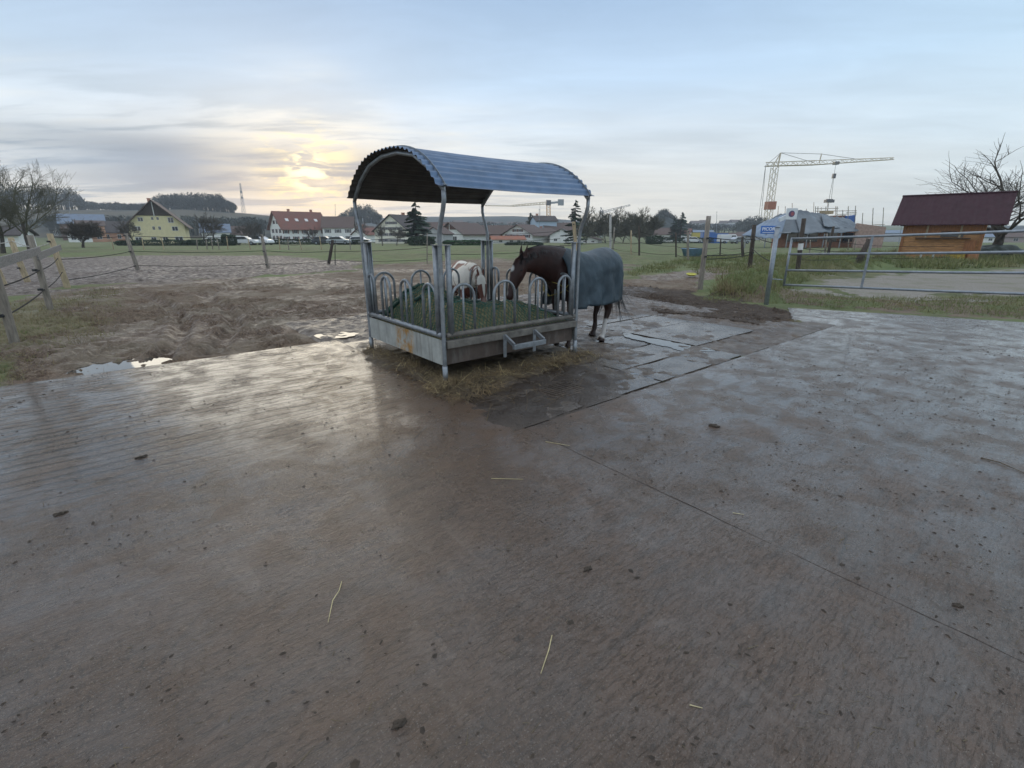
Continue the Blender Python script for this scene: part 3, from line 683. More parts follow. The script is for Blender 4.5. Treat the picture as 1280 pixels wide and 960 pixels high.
Dd = rs.normal(0, 1, (n, 3)); Dd[:, 2] = np.abs(Dd[:, 2]) * .07; Dd /= np.linalg.norm(Dd, axis=1, keepdims=True)
stem_m = mat('straw_stems', (.34, .275, .14), .8, .4, 12)
strips('hay_stem', Pp, Dd, rs.uniform(.05, .16, n), np.full(n, .0016), stem_m, 1, parent=hay)['kind'] = 'stuff'
# net: a knotted diamond mesh lying on the hay
mb_v = []; mb_f = []
cell = .042; Nn = int(2.9 / cell); lines = []
def netz(x, y): return hay_z(np.clip(x, .05, FL - .05), np.clip(y, .05, FW - .05)) + .010
for k in range(-Nn, Nn + 1):
    for s_ in (1, -1):
        tt = np.arange(0, 3.2, .055); x = tt * .7071 + k * cell * 1.35; y = (tt if s_ > 0 else (3.0 - tt)) * .7071
        ok = (x > .06) & (x < FL - .06) & (y > .06) & (y < FW - .06)
        idx = np.where(ok)[0]
        if len(idx) > 2: lines.append(np.stack([x[idx], y[idx], netz(x[idx], y[idx])], 1))
mbn = MB()
for ln in lines: mbn.tube([Vector(p) for p in ln], .0042, 3)
net = mbn.build('hay_net', net_m); net.location = fd.location; net.rotation_euler = fd.rotation_euler
tag(net, 'dark green knotted hay net draped over the hay in the feeder', 'hay net')
# bunched folds of net on the high side of the pile
fr = random.Random(8)
for k in range(26):
    x = fr.uniform(.2, 1.3); y = fr.uniform(.75, 1.95); an = fr.uniform(0, 3.14); pts = []
    for q in range(7):
        xx = x + math.cos(an) * q * .06 + fr.uniform(-.02, .02); yy = y + math.sin(an) * q * .06 + fr.uniform(-.02, .02)
        pts.append((xx, yy, float(netz(np.array([xx]), np.array([yy]))[0]) + .012 + fr.uniform(0, .02)))
    mb = MB() if k == 0 else mb; mb.tube(pts, [.008, .022, .03, .026, .03, .02, .006], 6)
mb.build('net_fold', mat('green_net_fold', (.010, .055, .038), .6, .5, 60, .8, 120), net, True)

# ------------------------------------------------------------------ loose hay round the feeder (uncountable)
pts = []; rs = np.random.RandomState(12)
def scat(n, fa, fb): 
    for _ in range(n): pts.append((fa(), fb()))
g = rs.normal
scat(3600, lambda: FA0 - .10 + abs(g(0, 1)) * -.17 + .22, lambda: rs.uniform(FB0 - .3, FB0 + FW + .1))
scat(3000, lambda: rs.uniform(-.05, 2.5), lambda: FB0 - .22 + g(0, .09))
scat(300, lambda: rs.uniform(.1, 2.3), lambda: rs.uniform(1.35, 3.5))
scat(900, lambda: rs.uniform(-.2, .6), lambda: rs.uniform(.9, 1.6))
scat(260, lambda: rs.uniform(-.3, 3), lambda: rs.uniform(.2, 1.4))
pts = np.array(pts); n = len(pts)
wp = np.array([W(a, b) for a, b in pts]); wp[:, 2] = .012 + rs.uniform(0, 1, n) ** 2 * .04
Dd = rs.normal(0, 1, (n, 3)); Dd[:, 2] = rs.normal(0.05, .22, n); Dd /= np.linalg.norm(Dd, axis=1, keepdims=True)
lh = strips('loose_hay', wp, Dd, rs.uniform(.05, .17, n), rs.uniform(.0014, .003, n), mat('trodden_hay', (.25, .175, .085), .85, .5, 3.5, color2=(.055, .038, .022)), 2)
tag(lh, kind='stuff')
n = 420; sp_ = np.array([W(a, b) for a, b in zip(rs.uniform(-.2, 2.6, n), FB0 - .2 + g(0, .16, n))] + [W(a, b) for a, b in zip(FA0 - .05 + g(0, .12, 260), rs.uniform(FB0 - .3, FB0 + FW, 260))]); sp_[:, 2] = .03 + rs.uniform(0, .03, len(sp_)); n = len(sp_)
Dd = rs.normal(0, 1, (n, 3)); Dd[:, 2] = rs.normal(.03, .12, n); Dd /= np.linalg.norm(Dd, axis=1, keepdims=True)
tag(strips('pale_straw', sp_, Dd, rs.uniform(.06, .2, n), rs.uniform(.0014, .0026, n), mat('pale_straw', (.46, .36, .18), .8, .3, 9), 22), kind='stuff')
# low pad of hay litter beneath, coloured dark to stand in for the feeder's shadow
mbp = MB(); 
gxm, gym = np.meshgrid(np.linspace(-.25, 2.75, 90), np.linspace(1.0, 3.95, 90)); fx_, fy_ = gxm.ravel(), gym.ravel()
e1 = np.minimum(np.minimum(fx_ + .12, 2.6 - fx_), np.minimum(fy_ - 1.22, 3.85 - fy_)) + (fbm(fx_ * 4, fy_ * 4, 3, 3) - .5) * .45
fz = -.03 + .062 * sm(e1, -.08, .16) + (fbm(fx_ * 14, fy_ * 14, 6, 3) - .5) * .045
jj = (np.arange(89)[:, None] * 90 + np.arange(89)[None, :]).ravel()
rh = mesh_np('trodden_litter', np.stack([fx_, fy_, fz], 1), np.stack([jj, jj + 1, jj + 91, jj + 90], 1), mat('shade_dark_litter', (.045, .031, .019), .6, .5, 9, .9, 60, color2=(.11, .078, .042)), smooth=True)
rh.location = M0; rh.rotation_euler = (0, 0, YAW); tag(rh, kind='stuff')

# ------------------------------------------------------------------ dirt crumbs and straws on the concrete
def crumbs(name, C, S, m, seed):
    r_ = np.random.RandomState(seed); n = len(C); base = np.array([(1, 0, 0), (.3, .9, 0), (-.8, .55, 0), (-.8, -.55, 0), (.3, -.9, 0), (0, 0, .75)], float)
    ang = r_.uniform(0, 6.28, n); ca, sa = np.cos(ang), np.sin(ang); el = r_.uniform(.2, .8, n)
    B = base[None] * (1 + r_.uniform(-.35, .35, (n, 6, 1))); B[..., 1] *= el[:, None]
    x = B[..., 0] * ca[:, None] - B[..., 1] * sa[:, None]; y = B[..., 0] * sa[:, None] + B[..., 1] * ca[:, None]
    vv = np.stack([x, y, B[..., 2] * .55], -1) * S[:, None, None] + C[:, None, :]
    b_ = np.arange(n)[:, None] * 6; fs = np.concatenate([b_ + np.array([[i, (i + 1) % 5, 5]]) for i in range(5)], 0)
    return mesh_np(name, vv.reshape(-1, 3), fs, m)
rs = np.random.RandomState(77); C = []; S = []
def inpad(x, y): return max(poly_sd(np.array([x]), np.array([y]), padR_w)[0], poly_sd(np.array([x]), np.array([y]), padL_w)[0]) > .03
N0 = 17000
cx_ = rs.uniform(-7, 11.5, N0 * 3); cy_ = rs.uniform(.6, 11.5, N0 * 3)
inside = np.maximum(poly_sd(cx_, cy_, padR_w), poly_sd(cx_, cy_, padL_w)) > .03
dens = sm(fbm(cx_ * .9, cy_ * .9, 61, 3), .42, .7) * .9 + .10
keep = inside & (rs.uniform(0, 1, len(cx_)) < dens)
cx_, cy_ = cx_[keep], cy_[keep]; n = len(cx_)
S = .0025 + .012 * rs.uniform(0, 1, n) ** 4 + .014 * (rs.uniform(0, 1, n) > .985)
clod = mat('mud_crumb', (.042, .030, .020), .75, .5, 9, .5, 80)
tag(crumbs('mud_crumbs', np.stack([cx_, cy_, np.full(n, .001)], 1), S, clod, 5), kind='stuff')
# dark clods of dung and mud banked up beyond the slabs
bank = pxpoly([(770, 366), (860, 368), (940, 380), (992, 396), (985, 408), (930, 412), (850, 398), (765, 384)])
bx_ = rs.uniform(2, 8, 14000); by_ = rs.uniform(8.2, 14, 14000); kb = poly_sd(bx_, by_, bank) + (fbm(bx_ * 2, by_ * 2, 4, 3) - .5) * .8 > 0; bx_, by_ = bx_[kb], by_[kb]
zb = np.maximum(relief(bx_, by_)[0], -.02); tag(crumbs('dung_clods', np.stack([bx_, by_, zb], 1), .012 + .035 * rs.uniform(0, 1, len(bx_)) ** 2, mat('dung_clod', (.030, .019, .012), .7, .5, 5, .5, 60, color2=(.075, .048, .030)), 15), kind='stuff')
r7 = np.random.RandomState(8); n7 = 42000; ax7 = r7.uniform(-4.5, 6.5, n7); ay7 = .7 + 5.5 * r7.uniform(0, 1, n7) ** 1.4
k7 = (np.maximum(poly_sd(ax7, ay7, padR_w), poly_sd(ax7, ay7, padL_w)) > .02) & (r7.uniform(0, 1, n7) < .12 + .88 * sm(fbm(ax7 * 1.6, ay7 * 1.6, 63, 4), .46, .64)); ax7, ay7 = ax7[k7], ay7[k7]
tag(crumbs('mud_grit', np.stack([ax7, ay7, np.full(len(ax7), .0008)], 1), .0014 + .0042 * r7.uniform(0, 1, len(ax7)) ** 3, mat('mud_grit', (.040, .028, .019), .7, .5, 3, color2=(.16, .125, .09)), 25), kind='stuff')
# elongated scuffs of dung and chaff
n = 6000; ax_ = rs.uniform(-6, 10, n * 3); ay_ = rs.uniform(.7, 10.5, n * 3)
ins = np.maximum(poly_sd(ax_, ay_, padR_w), poly_sd(ax_, ay_, padL_w)) > .05; ax_, ay_ = ax_[ins][:n], ay_[ins][:n]; n = len(ax_)
Dd = np.stack([rs.normal(0, .7, n) + .8, rs.normal(0, .7, n) + .3, np.zeros(n)], 1); Dd /= np.linalg.norm(Dd, axis=1, keepdims=True)
tag(strips('chaff', np.stack([ax_, ay_, np.full(n, .004)], 1), Dd, rs.uniform(.015, .06, n), rs.uniform(.0008, .0022, n), mat('chaff_bits', (.055, .042, .028), .8, .6, 3, color2=(.16, .125, .07)), 9, .15), kind='stuff')
# clods larger, countable near ones
def clump(px, py, size, label, seed):
    c = G(px, py); r_ = random.Random(seed); bm = bmesh.new(); bmesh.ops.create_icosphere(bm, subdivisions=3, radius=1)
    for v in bm.verts:
        k = 1 + .35 * math.sin(v.co.x * 4 + seed) * math.cos(v.co.y * 5 + seed) + r_.uniform(-.12, .12)
        v.co = Vector((v.co.x * k, v.co.y * k * .6, max(v.co.z, -.1) * .42 * k)) * size
    me = bpy.data.meshes.new('mud_clod'); bm.to_mesh(me); bm.free(); me.materials.append(clod)
    o = link(bpy.data.objects.new('mud_clod', me)); o.location = c + Vector((0, 0, size * .04)); o.rotation_euler = (0, 0, r_.uniform(0, 3)); tag(o, label, 'clod')
clump(75, 643, .032, 'roundish dark clod at the far left of the concrete, level with the bent straw stalk', 1)
clump(177, 572, .035, 'flat dark clod on the grooved concrete at the left, farther off than the roundish one', 2)
clump(500, 905, .028, 'dark crumbly clod close to the bottom edge left of centre', 3)
clump(1197, 757, .022, 'small lone clod on the dark concrete at the lower right', 4)
clump(735, 712, .026, 'long thin dark clod in the middle of the concrete', 5)
clump(892, 533, .045, 'flattened dark clod on the pale wet concrete right of the feeder slabs', 6)
straw1 = mat('straw_bright', (.52, .44, .24), .6, .2, 20)
twigm = mat('dark_stalk', (.10, .07, .04), .8, .3, 20)
def stalk(pxs, label, r_=.0022, m=straw1, name='straw_stalk', cat='straw'):
    mb = MB(); pts = [G(*p, z=.004 + (.006 if 0 < i < len(pxs) - 1 else 0)) for i, p in enumerate(pxs)]
    mb.tube(pts, [r_] * (len(pts) - 1) + [r_ * .6], 6); mb.build(name, m); tag(bpy.context.scene.objects[-1] if False else mbl(), label, cat)
def mbl(): return LAST[0]
LAST = [None]
_ob = MB.build
def _b2(s, *a, **k): o = _ob(s, *a, **k); LAST[0] = o; return o
MB.build = _b2
stalk([(427, 727), (424, 738), (416, 750), (410, 778)], 'pale bent straw stalk lying upright in view at the lower left of the concrete')
stalk([(690, 794), (686, 812), (676, 842)], 'pale straw stalk near the bottom centre, thinner and straighter than the bent one')
stalk([(614, 598), (654, 599)], 'short straight straw lying crosswise in front of the brown slurry stain')
stalk([(682, 552), (712, 557)], 'short straw on the concrete just in front of the muddy slab corner')
stalk([(862, 881), (878, 885)], 'tiny straw piece on the gritty concrete at the bottom right of centre')
stalk([(1226, 572), (1250, 578), (1282, 592)], 'long dark stalk lying on the concrete at the right edge', .004, twigm, 'plant_stalk', 'stalk')
stalk([(916, 641), (930, 643)], 'short pale straw beside the long joint in the concrete', .002)

# ------------------------------------------------------------------ animals
def loft(bm, nodes, n=18):
    """nodes: (x, y, z, r_lateral, r_plane[, tangent]); sagittal plane xz"""
    k = len(nodes); rings = []
    for i, nd in enumerate(nodes):
        p = Vector(nd[:3]); a_ = Vector(nodes[min(i + 1, k - 1)][:3]) - Vector(nodes[max(i - 1, 0)][:3]); t = Vector((a_.x, a_.y, a_.z)).normalized()
        lat = Vector((0, 1, 0)); lat = (lat - t * lat.dot(t)).normalized(); u = t.cross(lat)
        rings.append([bm.verts.new(p + lat * nd[3] * math.cos(q) + u * nd[4] * math.sin(q)) for q in [2 * math.pi * j / n for j in range(n)]])
    for i in range(k - 1):
        for j in range(n): bm.faces.new((rings[i][j], rings[i][(j + 1) % n], rings[i + 1][(j + 1) % n], rings[i + 1][j]))
    bm.faces.new(list(reversed(rings[0]))); bm.faces.new(rings[-1])
def remesh(bm, name, m, parent, voxel=.013, smooth=6):
    bmesh.ops.recalc_face_normals(bm, faces=bm.faces)
    me = bpy.data.meshes.new('tmp'); bm.to_mesh(me); bm.free(); o = bpy.data.objects.new('tmp', me); link(o)
    r_ = o.modifiers.new('r', 'REMESH'); r_.mode = 'VOXEL'; r_.voxel_size = voxel; r_.use_smooth_shade = True
    s_ = o.modifiers.new('s', 'SMOOTH'); s_.iterations = smooth; s_.factor = .5
    dg = bpy.context.evaluated_depsgraph_get(); dg.update(); me2 = bpy.data.meshes.new_from_object(o.evaluated_get(dg))
    bpy.data.objects.remove(o); me2.name = name; me2.materials.clear(); me2.materials.append(m)
    me2.polygons.foreach_set('use_smooth', [True] * len(me2.polygons))
    o2 = bpy.data.objects.new(name, me2); link(o2); o2.parent = parent
    return o2
def blobmask(t, v, c, r, soft=.25, nz=.0):
    d_ = t.new('ShaderNodeVectorMath', operation='SUBTRACT'); t.put(d_.inputs[0], v); d_.inputs[1].default_value = c
    s_ = t.new('ShaderNodeVectorMath', operation='DIVIDE'); t.put(s_.inputs[0], d_.outputs[0]); s_.inputs[1].default_value = r
    l_ = t.new('ShaderNodeVectorMath', operation='LENGTH'); t.put(l_.inputs[0], s_.outputs[0]); L_ = l_.outputs['Value']
    if nz: L_ = t.math('ADD', L_, t.math('MULTIPLY', t.math('SUBTRACT', t.noise(v, 7, 4, .6), .5), nz))
    return t.rng(L_, 1 - soft, 1 + soft, 1, 0, True)

def horse(parent, m, legs, neck, head, ear_at, sc_=1.0, girth=1.0):
    bm = bmesh.new()
    trunk = [(-.78, 0, 1.18, .08, .12), (-.72, 0, 1.17, .19, .22), (-.58, 0, 1.13, .265, .30), (-.40, 0, 1.10, .29, .325), (-.2, 0, 1.06, .30, .325), (.05, 0, 1.03, .31, .34),
             (.28, 0, 1.04, .28, .37), (.45, 0, 1.07, .24, .37), (.60, 0, 1.08, .21, .32), (.72, 0, 1.07, .16, .23), (.78, 0, 1.06, .09, .12)]
    loft(bm, [(x, y, z, a * girth, b) for x, y, z, a, b in trunk], 24)
    loft(bm, neck, 20); loft(bm, head, 20)
    for lg in legs: loft(bm, lg, 14)
    for s_ in (-1, 1):   # ears, nostril bulges, eye ridges
        ex, ez, dx, dz = ear_at
        loft(bm, [(ex, s_ * .045, ez, .022, .028), (ex + dx * .05, s_ * .055, ez + dz * .05, .026, .022), (ex + dx * .10, s_ * .062, ez + dz * .10, .018, .014), (ex + dx * .145, s_ * .06, ez + dz * .145, .006, .005)], 10)
    return remesh(bm, 'body', m, parent)

# bay horse with its blanket
HB = 2.10; hx0 = 3.005
bay = thing('horse', 'dark bay horse in a blue-grey blanket eating at the right side of the feeder', 'horse', W(hx0, HB), YAW + math.pi); bay.scale = (.90, 1, 1)
def coat_bay(t, tcn, c):
    v = tcn.outputs['Object']; s = t.new('ShaderNodeSeparateXYZ'); t.put(s.inputs[0], v)
    dk = t.rng(s.outputs[2], .75, .35, 0, .8, True); c = t.mix(dk, c, (.028, .013, .010))
    c = t.mix(blobmask(t, v, (1.545, 0, 1.215), (.055, .035, .055), .3, .4), c, (.62, .60, .57))
    c = t.mix(blobmask(t, v, (1.70, 0, .95), (.035, .03, .08), .3, .4), c, (.50, .46, .44))
    c = t.mix(blobmask(t, v, (-.42, .19, .20), (.14, .12, .17), .15, .3), c, (.55, .52, .49))
    return c
bay_m = mat('bay_coat', (.030, .0100, .0075), .48, .35, 6, .12, 140, extra=coat_bay, spec=.35)
def hind(xh, y, xt=-.46, hock=None):
    xk = hock if hock is not None else xh - .13
    return [(a_, b_, c_, d_ * 1.22, e_ * 1.22) for a_, b_, c_, d_, e_ in _hind(xh, y, xt, hock)]
def _hind(xh, y, xt, hock):
    xk = hock if hock is not None else xh - .13
    return [(xt, y * .62, 1.16, .12, .17), (xt + .02, y * .8, 1.0, .135, .20), (xt + .06, y * .95, .84, .11, .155), ((xt + xk) / 2 + .03, y, .69, .075, .095), (xk, y, .54, .048, .065), (xk + .005, y, .48, .042, .056),
            (xk + .05, y, .36, .031, .036), (xh - .045, y, .22, .030, .034), (xh - .035, y, .15, .036, .042), (xh - .01, y, .09, .032, .036), (xh + .01, y, .055, .045, .052), (xh + .03, y, .0, .055, .066)]
def fore(xf, y):
    return [(.44, y * .8, 1.05, .09, .15), (.45, y, .88, .085, .125), (.46, y, .72, .062, .08), (.47, y, .56, .046, .054), (.475, y, .47, .046, .05), (xf - .02, y, .40, .034, .036), (xf - .02, y, .24, .028, .031), (xf - .01, y, .15, .035, .038),
            (xf, y, .09, .031, .034), (xf + .01, y, .055, .044, .05), (xf + .03, y, .0, .053, .062)]
neckB = [(.40, 0, 1.12, .20, .33), (.60, 0, 1.20, .165, .30), (.82, 0, 1.27, .125, .255), (1.02, 0, 1.315, .10, .215), (1.20, 0, 1.325, .085, .175), (1.34, 0, 1.30, .080, .14), (1.42, 0, 1.27, .07, .11)]
headB = [(1.37, 0, 1.37, .05, .06), (1.40, 0, 1.31, .078, .115), (1.44, 0, 1.22, .088, .135), (1.49, 0, 1.13, .082, .125), (1.54, 0, 1.04, .062, .095), (1.58, 0, .96, .052, .072), (1.61, 0, .89, .052, .064), (1.635, 0, .835, .048, .056), (1.645, 0, .805, .028, .034)]
bay_body = horse(bay, bay_m, [hind(-.37, .17, -.46, -.50), hind(-.60, -.20, -.48, -.68), fore(.48, .16), fore(.40, -.16)], neckB, headB, (1.37, 1.40, -.25, 1.0))
eye_m = mat('dark_eye', (.01, .008, .006), .08, .1)
for s_ in (-1, 1):
    mb = MB(); mb.lathe((1.475, s_ * .078, 1.205), [(.001, -.018), (.014, -.012), (.019, 0), (.014, .012), (.001, .018)], 10); mb.build('eye', eye_m, bay, True)
def hair(name, spine, n, L, m, parent, seed, lat=.01, down=-1.0, spread=.3, xdir=0.0, side_sgn=None):
    r_ = np.random.RandomState(seed); sp = np.array(spine); k = len(sp) - 1; u = r_.uniform(0, k, n); i = np.minimum(u.astype(int), k - 1); f = (u - i)[:, None]
    p = sp[i] * (1 - f) + sp[i + 1] * f; sg = r_.choice([-1, 1], n) if side_sgn is None else np.full(n, side_sgn)
    D = np.stack([np.full(n, xdir) + r_.normal(0, .12, n), sg * (.5 + r_.uniform(0, spread, n)), np.full(n, down)], 1); D /= np.linalg.norm(D, axis=1, keepdims=True)
    p = p + np.stack([np.zeros(n), sg * lat, np.zeros(n)], 1)
    return strips(name, p, D, r_.uniform(.5, 1, n) * L, np.full(n, .006), m, seed, .12, 3, parent)
mane_m = mat('black_mane', (.010, .008, .008), .5, .3, 20)
hair('mane', [(.50, 0, 1.50), (.82, 0, 1.52), (1.05, 0, 1.525), (1.25, 0, 1.49), (1.38, 0, 1.42)], 900, .17, mane_m, bay, 4)
hair('forelock', [(1.38, 0, 1.43), (1.43, 0, 1.40)], 160, .16, mane_m, bay, 6, .01, -1.0, .1, .55)
# blanket shell
def rug_profile(x):
    T_ = [(-.86, 1.08, .10, .14), (-.82, 1.10, .18, .22), (-.74, 1.13, .25, .27), (-.55, 1.14, .305, .325), (-.40, 1.11, .325, .345), (-.2, 1.07, .335, .345), (.05, 1.04, .345, .36), (.28, 1.05, .315, .39), (.45, 1.08, .285, .39), (.58, 1.08, .27, .36), (.70, 1.08, .235, .30)]
    for a_, b_ in zip(T_, T_[1:]):
        if a_[0] <= x <= b_[0]:
            f = (x - a_[0]) / (b_[0] - a_[0]); return [a_[i] + (b_[i] - a_[i]) * f for i in (1, 2, 3)]
    return list(T_[0][1:]) if x < -.8 else T_[-1][1:]
vs = []; xs_ = np.linspace(-.86, .66, 72); NT_ = 61
for x in xs_:
    zc_, rw, rh_ = rug_profile(x); bot = .69 - .06 * math.sin((x + .86) * 2.0) - (.05 if x > .3 else 0)
    for j in range(NT_):
        s_ = -1 + 2 * j / (NT_ - 1); sg = 1 if s_ >= 0 else -1; q = abs(s_)
        if q < .62:
            an = q / .62 * (math.pi / 2); y = rw * math.sin(an); z = zc_ + rh_ * math.cos(an)
        else:
            f = (q - .62) / .38; y = rw * (1 + .04 * f) + .02 * f; z = zc_ + (bot - zc_) * f
        fold = (float(fbm(np.array([x * 5 + s_ * 3]), np.array([s_ * 4.0 - x * 4]), 8, 3)[0]) - .5) * .085 * (q ** .7) + .022 * q * math.sin(x * 21 + 3 * s_ + z * 6) * max(0, q - .35)
        vs.append((x, sg * (y + fold) if q > .02 else 0, z + fold * .35))
vs = np.array(vs); jj = (np.arange(len(xs_) - 1)[:, None] * NT_ + np.arange(NT_ - 1)[None, :]).ravel(); Q = np.stack([jj, jj + 1, jj + NT_ + 1, jj + NT_], 1)
# rear hanging flap closes the shell behind the rump
rug_m = mat('turnout_blanket', (.030, .050, .066), .5, .3, 2.2, .35, 26, spec=.45, rvar=.12)
rug = mesh_np('blanket', vs, Q, rug_m, bay, True)
md = rug.modifiers.new('thick', 'SOLIDIFY'); md.thickness = .008
flap = []
for j in range(NT_):
    p = vs[j]; flap.append(p)
flap = np.array(flap); rows = [flap + np.array([-.012 * k, 0, -.01 * k]) * 1.0 for k in range(2)]
cen = []
for k in range(9):
    f = k / 8; row = flap.copy(); row[:, 1] *= (1 - f * .55); row[:, 0] -= .03 * math.sin(f * 2.6); row[:, 2] = flap[:, 2] - f * np.maximum(0, flap[:, 2] - .72) * .9; cen.append(row)
cen = np.concatenate(cen); jj = (np.arange(8)[:, None] * NT_ + np.arange(NT_ - 1)[None, :]).ravel()
fl = mesh_np('tail_flap', cen, np.stack([jj, jj + 1, jj + NT_ + 1, jj + NT_], 1), rug_m, rug, True)
strap_m = mat('yellow_webbing', (.30, .24, .05), .6, .3, 10)
for pts_ in ([(.62, .27, 1.0), (.72, .18, .86), (.80, .0, .80), (.72, -.18, .86), (.62, -.27, 1.0)], [(.60, .28, .84), (.74, .16, .98), (.81, 0, 1.02), (.74, -.16, .98), (.60, -.28, .84)], [(.1, .36, .78), (.1, .2, .68), (.1, 0, .66), (.1, -.2, .68), (.1, -.36, .78)]):
    mb = MB()
    for p0, p1 in zip(pts_, pts_[1:]): mb.beam(p0, p1, .035, .006)
    mb.build('strap', strap_m, rug)
hair('tail', [(-.78, 0, 1.12), (-.84, 0, 1.0)], 260, .75, mane_m, bay, 9, .03, -1.0, -.42, -.06)

# --- skewbald pony
pon = thing('pony', 'brown and white skewbald pony eating from the far side of the hay feeder', 'pony', (-.86, 8.95, 0), math.atan2(-.94, .30))
pon.scale = (.84, .86, .83)
def coat_pinto(t, tcn, c):
    v = tcn.outputs['Object']; n_ = t.noise(v, 2.6, 2, .4, .6)
    br = t.rng(n_, .50, .53)
    def u(a_, b_): return t.math('MAXIMUM', a_, b_)
    br = u(br, blobmask(t, v, (1.25, .12, 1.0), (.35, .14, .35), .08, .3)); br = u(br, blobmask(t, v, (.55, 0, .85), (.25, .3, .22), .08, .3))
    wh = blobmask(t, v, (.55, -.25, 1.16), (.42, .24, .27), .06, .25); wh = u(wh, blobmask(t, v, (1.42, 0, 1.1), (.3, .035, .35), .1, .3))
    wh = u(wh, t.rng(t.math('ABSOLUTE', t.noise(v, 1, 1)), 2, 3))
    s = t.new('ShaderNodeSeparateXYZ'); t.put(s.inputs[0], v); wh = u(wh, t.rng(s.outputs[2], .55, .45, 0, 1))
    k = t.math('MULTIPLY', br, t.math('SUBTRACT', 1.0, wh))
    c = t.mix(k, (.66, .62, .55), (.13, .045, .030))
    return t.mix(blobmask(t, v, (1.72, 0, .78), (.10, .1, .12), .2), c, (.30, .19, .16))
pin_m = mat('skewbald_coat', (.6, .6, .6), .6, .05, 6, .12, 120, extra=coat_pinto, spec=.3)
neckP = [(.40, 0, 1.12, .20, .32), (.60, 0, 1.16, .17, .29), (.82, 0, 1.19, .135, .25), (1.02, 0, 1.20, .11, .21), (1.20, 0, 1.18, .09, .17), (1.33, 0, 1.13, .080, .14), (1.40, 0, 1.09, .07, .11)]
headP = [(x, y, z - .14, a * 1.08, b) for x, y, z, a, b in headB]
horse(pon, pin_m, [hind(-.42, .17), hind(-.52, -.17), fore(.50, .16), fore(.42, -.16)], neckP, headP, (1.37, 1.26, -.25, 1.0), girth=1.0)
for s_ in (-1, 1):
    mb = MB(); mb.lathe((1.475, s_ * .082, 1.065), [(.001, -.018), (.014, -.012), (.019, 0), (.014, .012), (.001, .018)], 10); mb.build('eye', eye_m, pon, True)
hair('mane', [(.50, 0, 1.46), (.82, 0, 1.43), (1.05, 0, 1.405), (1.25, 0, 1.33), (1.37, 0, 1.27)], 700, .20, mat('cream_mane', (.55, .50, .42), .6, .3, 20), pon, 14)
hair('tail', [(-.78, 0, 1.15), (-.84, 0, 1.0)], 300, .8, MAT['cream_mane'], pon, 15, .03, -1.0, -.4, -.1)

# ------------------------------------------------------------------ fences
def prj(v):
    y, z = v.y, v.z - H; Zc = y * math.cos(P) - z * math.sin(P); return (640 + F * v.x / Zc, 480 - F * (y * math.sin(P) + z * math.cos(P)) / Zc)
def px_post(base, top):
    b_ = G(*base); t_ = at(top[0], top[1], b_.y); return b_, t_
def post_mesh(b_, t_, r_, m, parent, name='post', square=False, label=None, knobs=()):
    mb = MB(); b0 = b_ - Vector((0, 0, .15)); mid = (b_ + t_) / 2 + Vector((rnd.uniform(-.01, .01), rnd.uniform(-.01, .01), 0))
    if square: mb.beam(b0, t_, r_ * 2, r_ * 1.7, (0, 1, 0))
    else: mb.tube([b0, b_, mid, t_], [r_ * 1.08, r_ * 1.05, r_, r_ * .92], 9)
    o = mb.build(name, m, parent, not square, label, bevel=0)
    for f in knobs:
        p = b_ + (t_ - b_) * f; mb = MB(); mb.tube([p + Vector((0, -r_ * .5, 0)), p + Vector((0, -r_ - .07, .01))], [.03, .022], 8); mb.box(p + Vector((0, -r_ - .05, .01)), (.07, .05, .05)); mb.build('insulator', black_rub, o)
    return o
def rope(p0, p1, sag, r_, m, parent, name='wire', n=10):
    p0 = Vector(p0); p1 = Vector(p1); mb = MB(); mb.tube([p0 + (p1 - p0) * (k / n) - Vector((0, 0, sag * 4 * (k / n) * (1 - k / n))) for k in range(n + 1)], r_, 5)
    return mb.build(name, m, parent)
# left paddock fence of leaning wooden posts
lf = thing('paddock_fence', 'leaning wooden post fence with grey boards and rope at the left edge of the paddock', 'fence')
PL = [px_post((19, 431), (-22, 293)), px_post((63, 387), (37, 294))]
for b_, t_ in PL: post_mesh(b_, t_, .062, old_wood, lf, knobs=(.28, .54))
b_, t_ = px_post((84, 358), (62, 292)); post_mesh(b_, t_, .085, pale_wood, lf, knobs=(.85,), label='pale yellowish end post')
b3, t3 = b_, t_
p1, p2 = PL[0], PL[1]
v0 = p1[0] + (p1[0] - p2[0]) * 1.0; 
mb = MB(); bA = at(-60, 346, p1[0].y - 2.0); bB = at(50, 313, p2[0].y - .12); mb.beam(bA, bB, .03, .15); mb.build('board', board_wood, lf, bevel=.003)
mb = MB(); bC = at(47, 321, p2[0].y - .05); bD = at(76, 309, b3.y - .15); mb.beam(bC, bD, .03, .16); mb.build('board', board_wood, lf, bevel=.003)
for f in (.28, .54):
    rope(p1[0] + (p1[1] - p1[0]) * f, p2[0] + (p2[1] - p2[0]) * f, .03, .012, wire_m, lf); rope(p2[0] + (p2[1] - p2[0]) * f, b3 + (t3 - b3) * f, .05, .012, wire_m, lf)
    rope(p1[0] * 1.0 + Vector((-.9, -3.3, 0)) + Vector((0, 0, f * 1.1)), p1[0] + (p1[1] - p1[0]) * f, .04, .012, wire_m, lf)
# pale posts at the far left
lf2 = thing('corner_fence', 'pair of pale yellow-topped posts with a sagging rope beyond the leaning fence', 'fence')
b4, t4 = px_post((34, 351), (13, 297)); post_mesh(b4, t4, .09, pale_wood, lf2, knobs=(.3,))
b5, t5 = px_post((5, 356), (-20, 300)); post_mesh(b5, t5, .09, pale_wood, lf2)
rope(t4 - Vector((0, 0, .1)), t3 - Vector((0, 0, .25)), .18, .014, mat('pale_rope', (.45, .43, .38), .7), lf2); rope(t5, t4 - Vector((0, 0, .1)), .1, .014, MAT['pale_rope'], lf2)
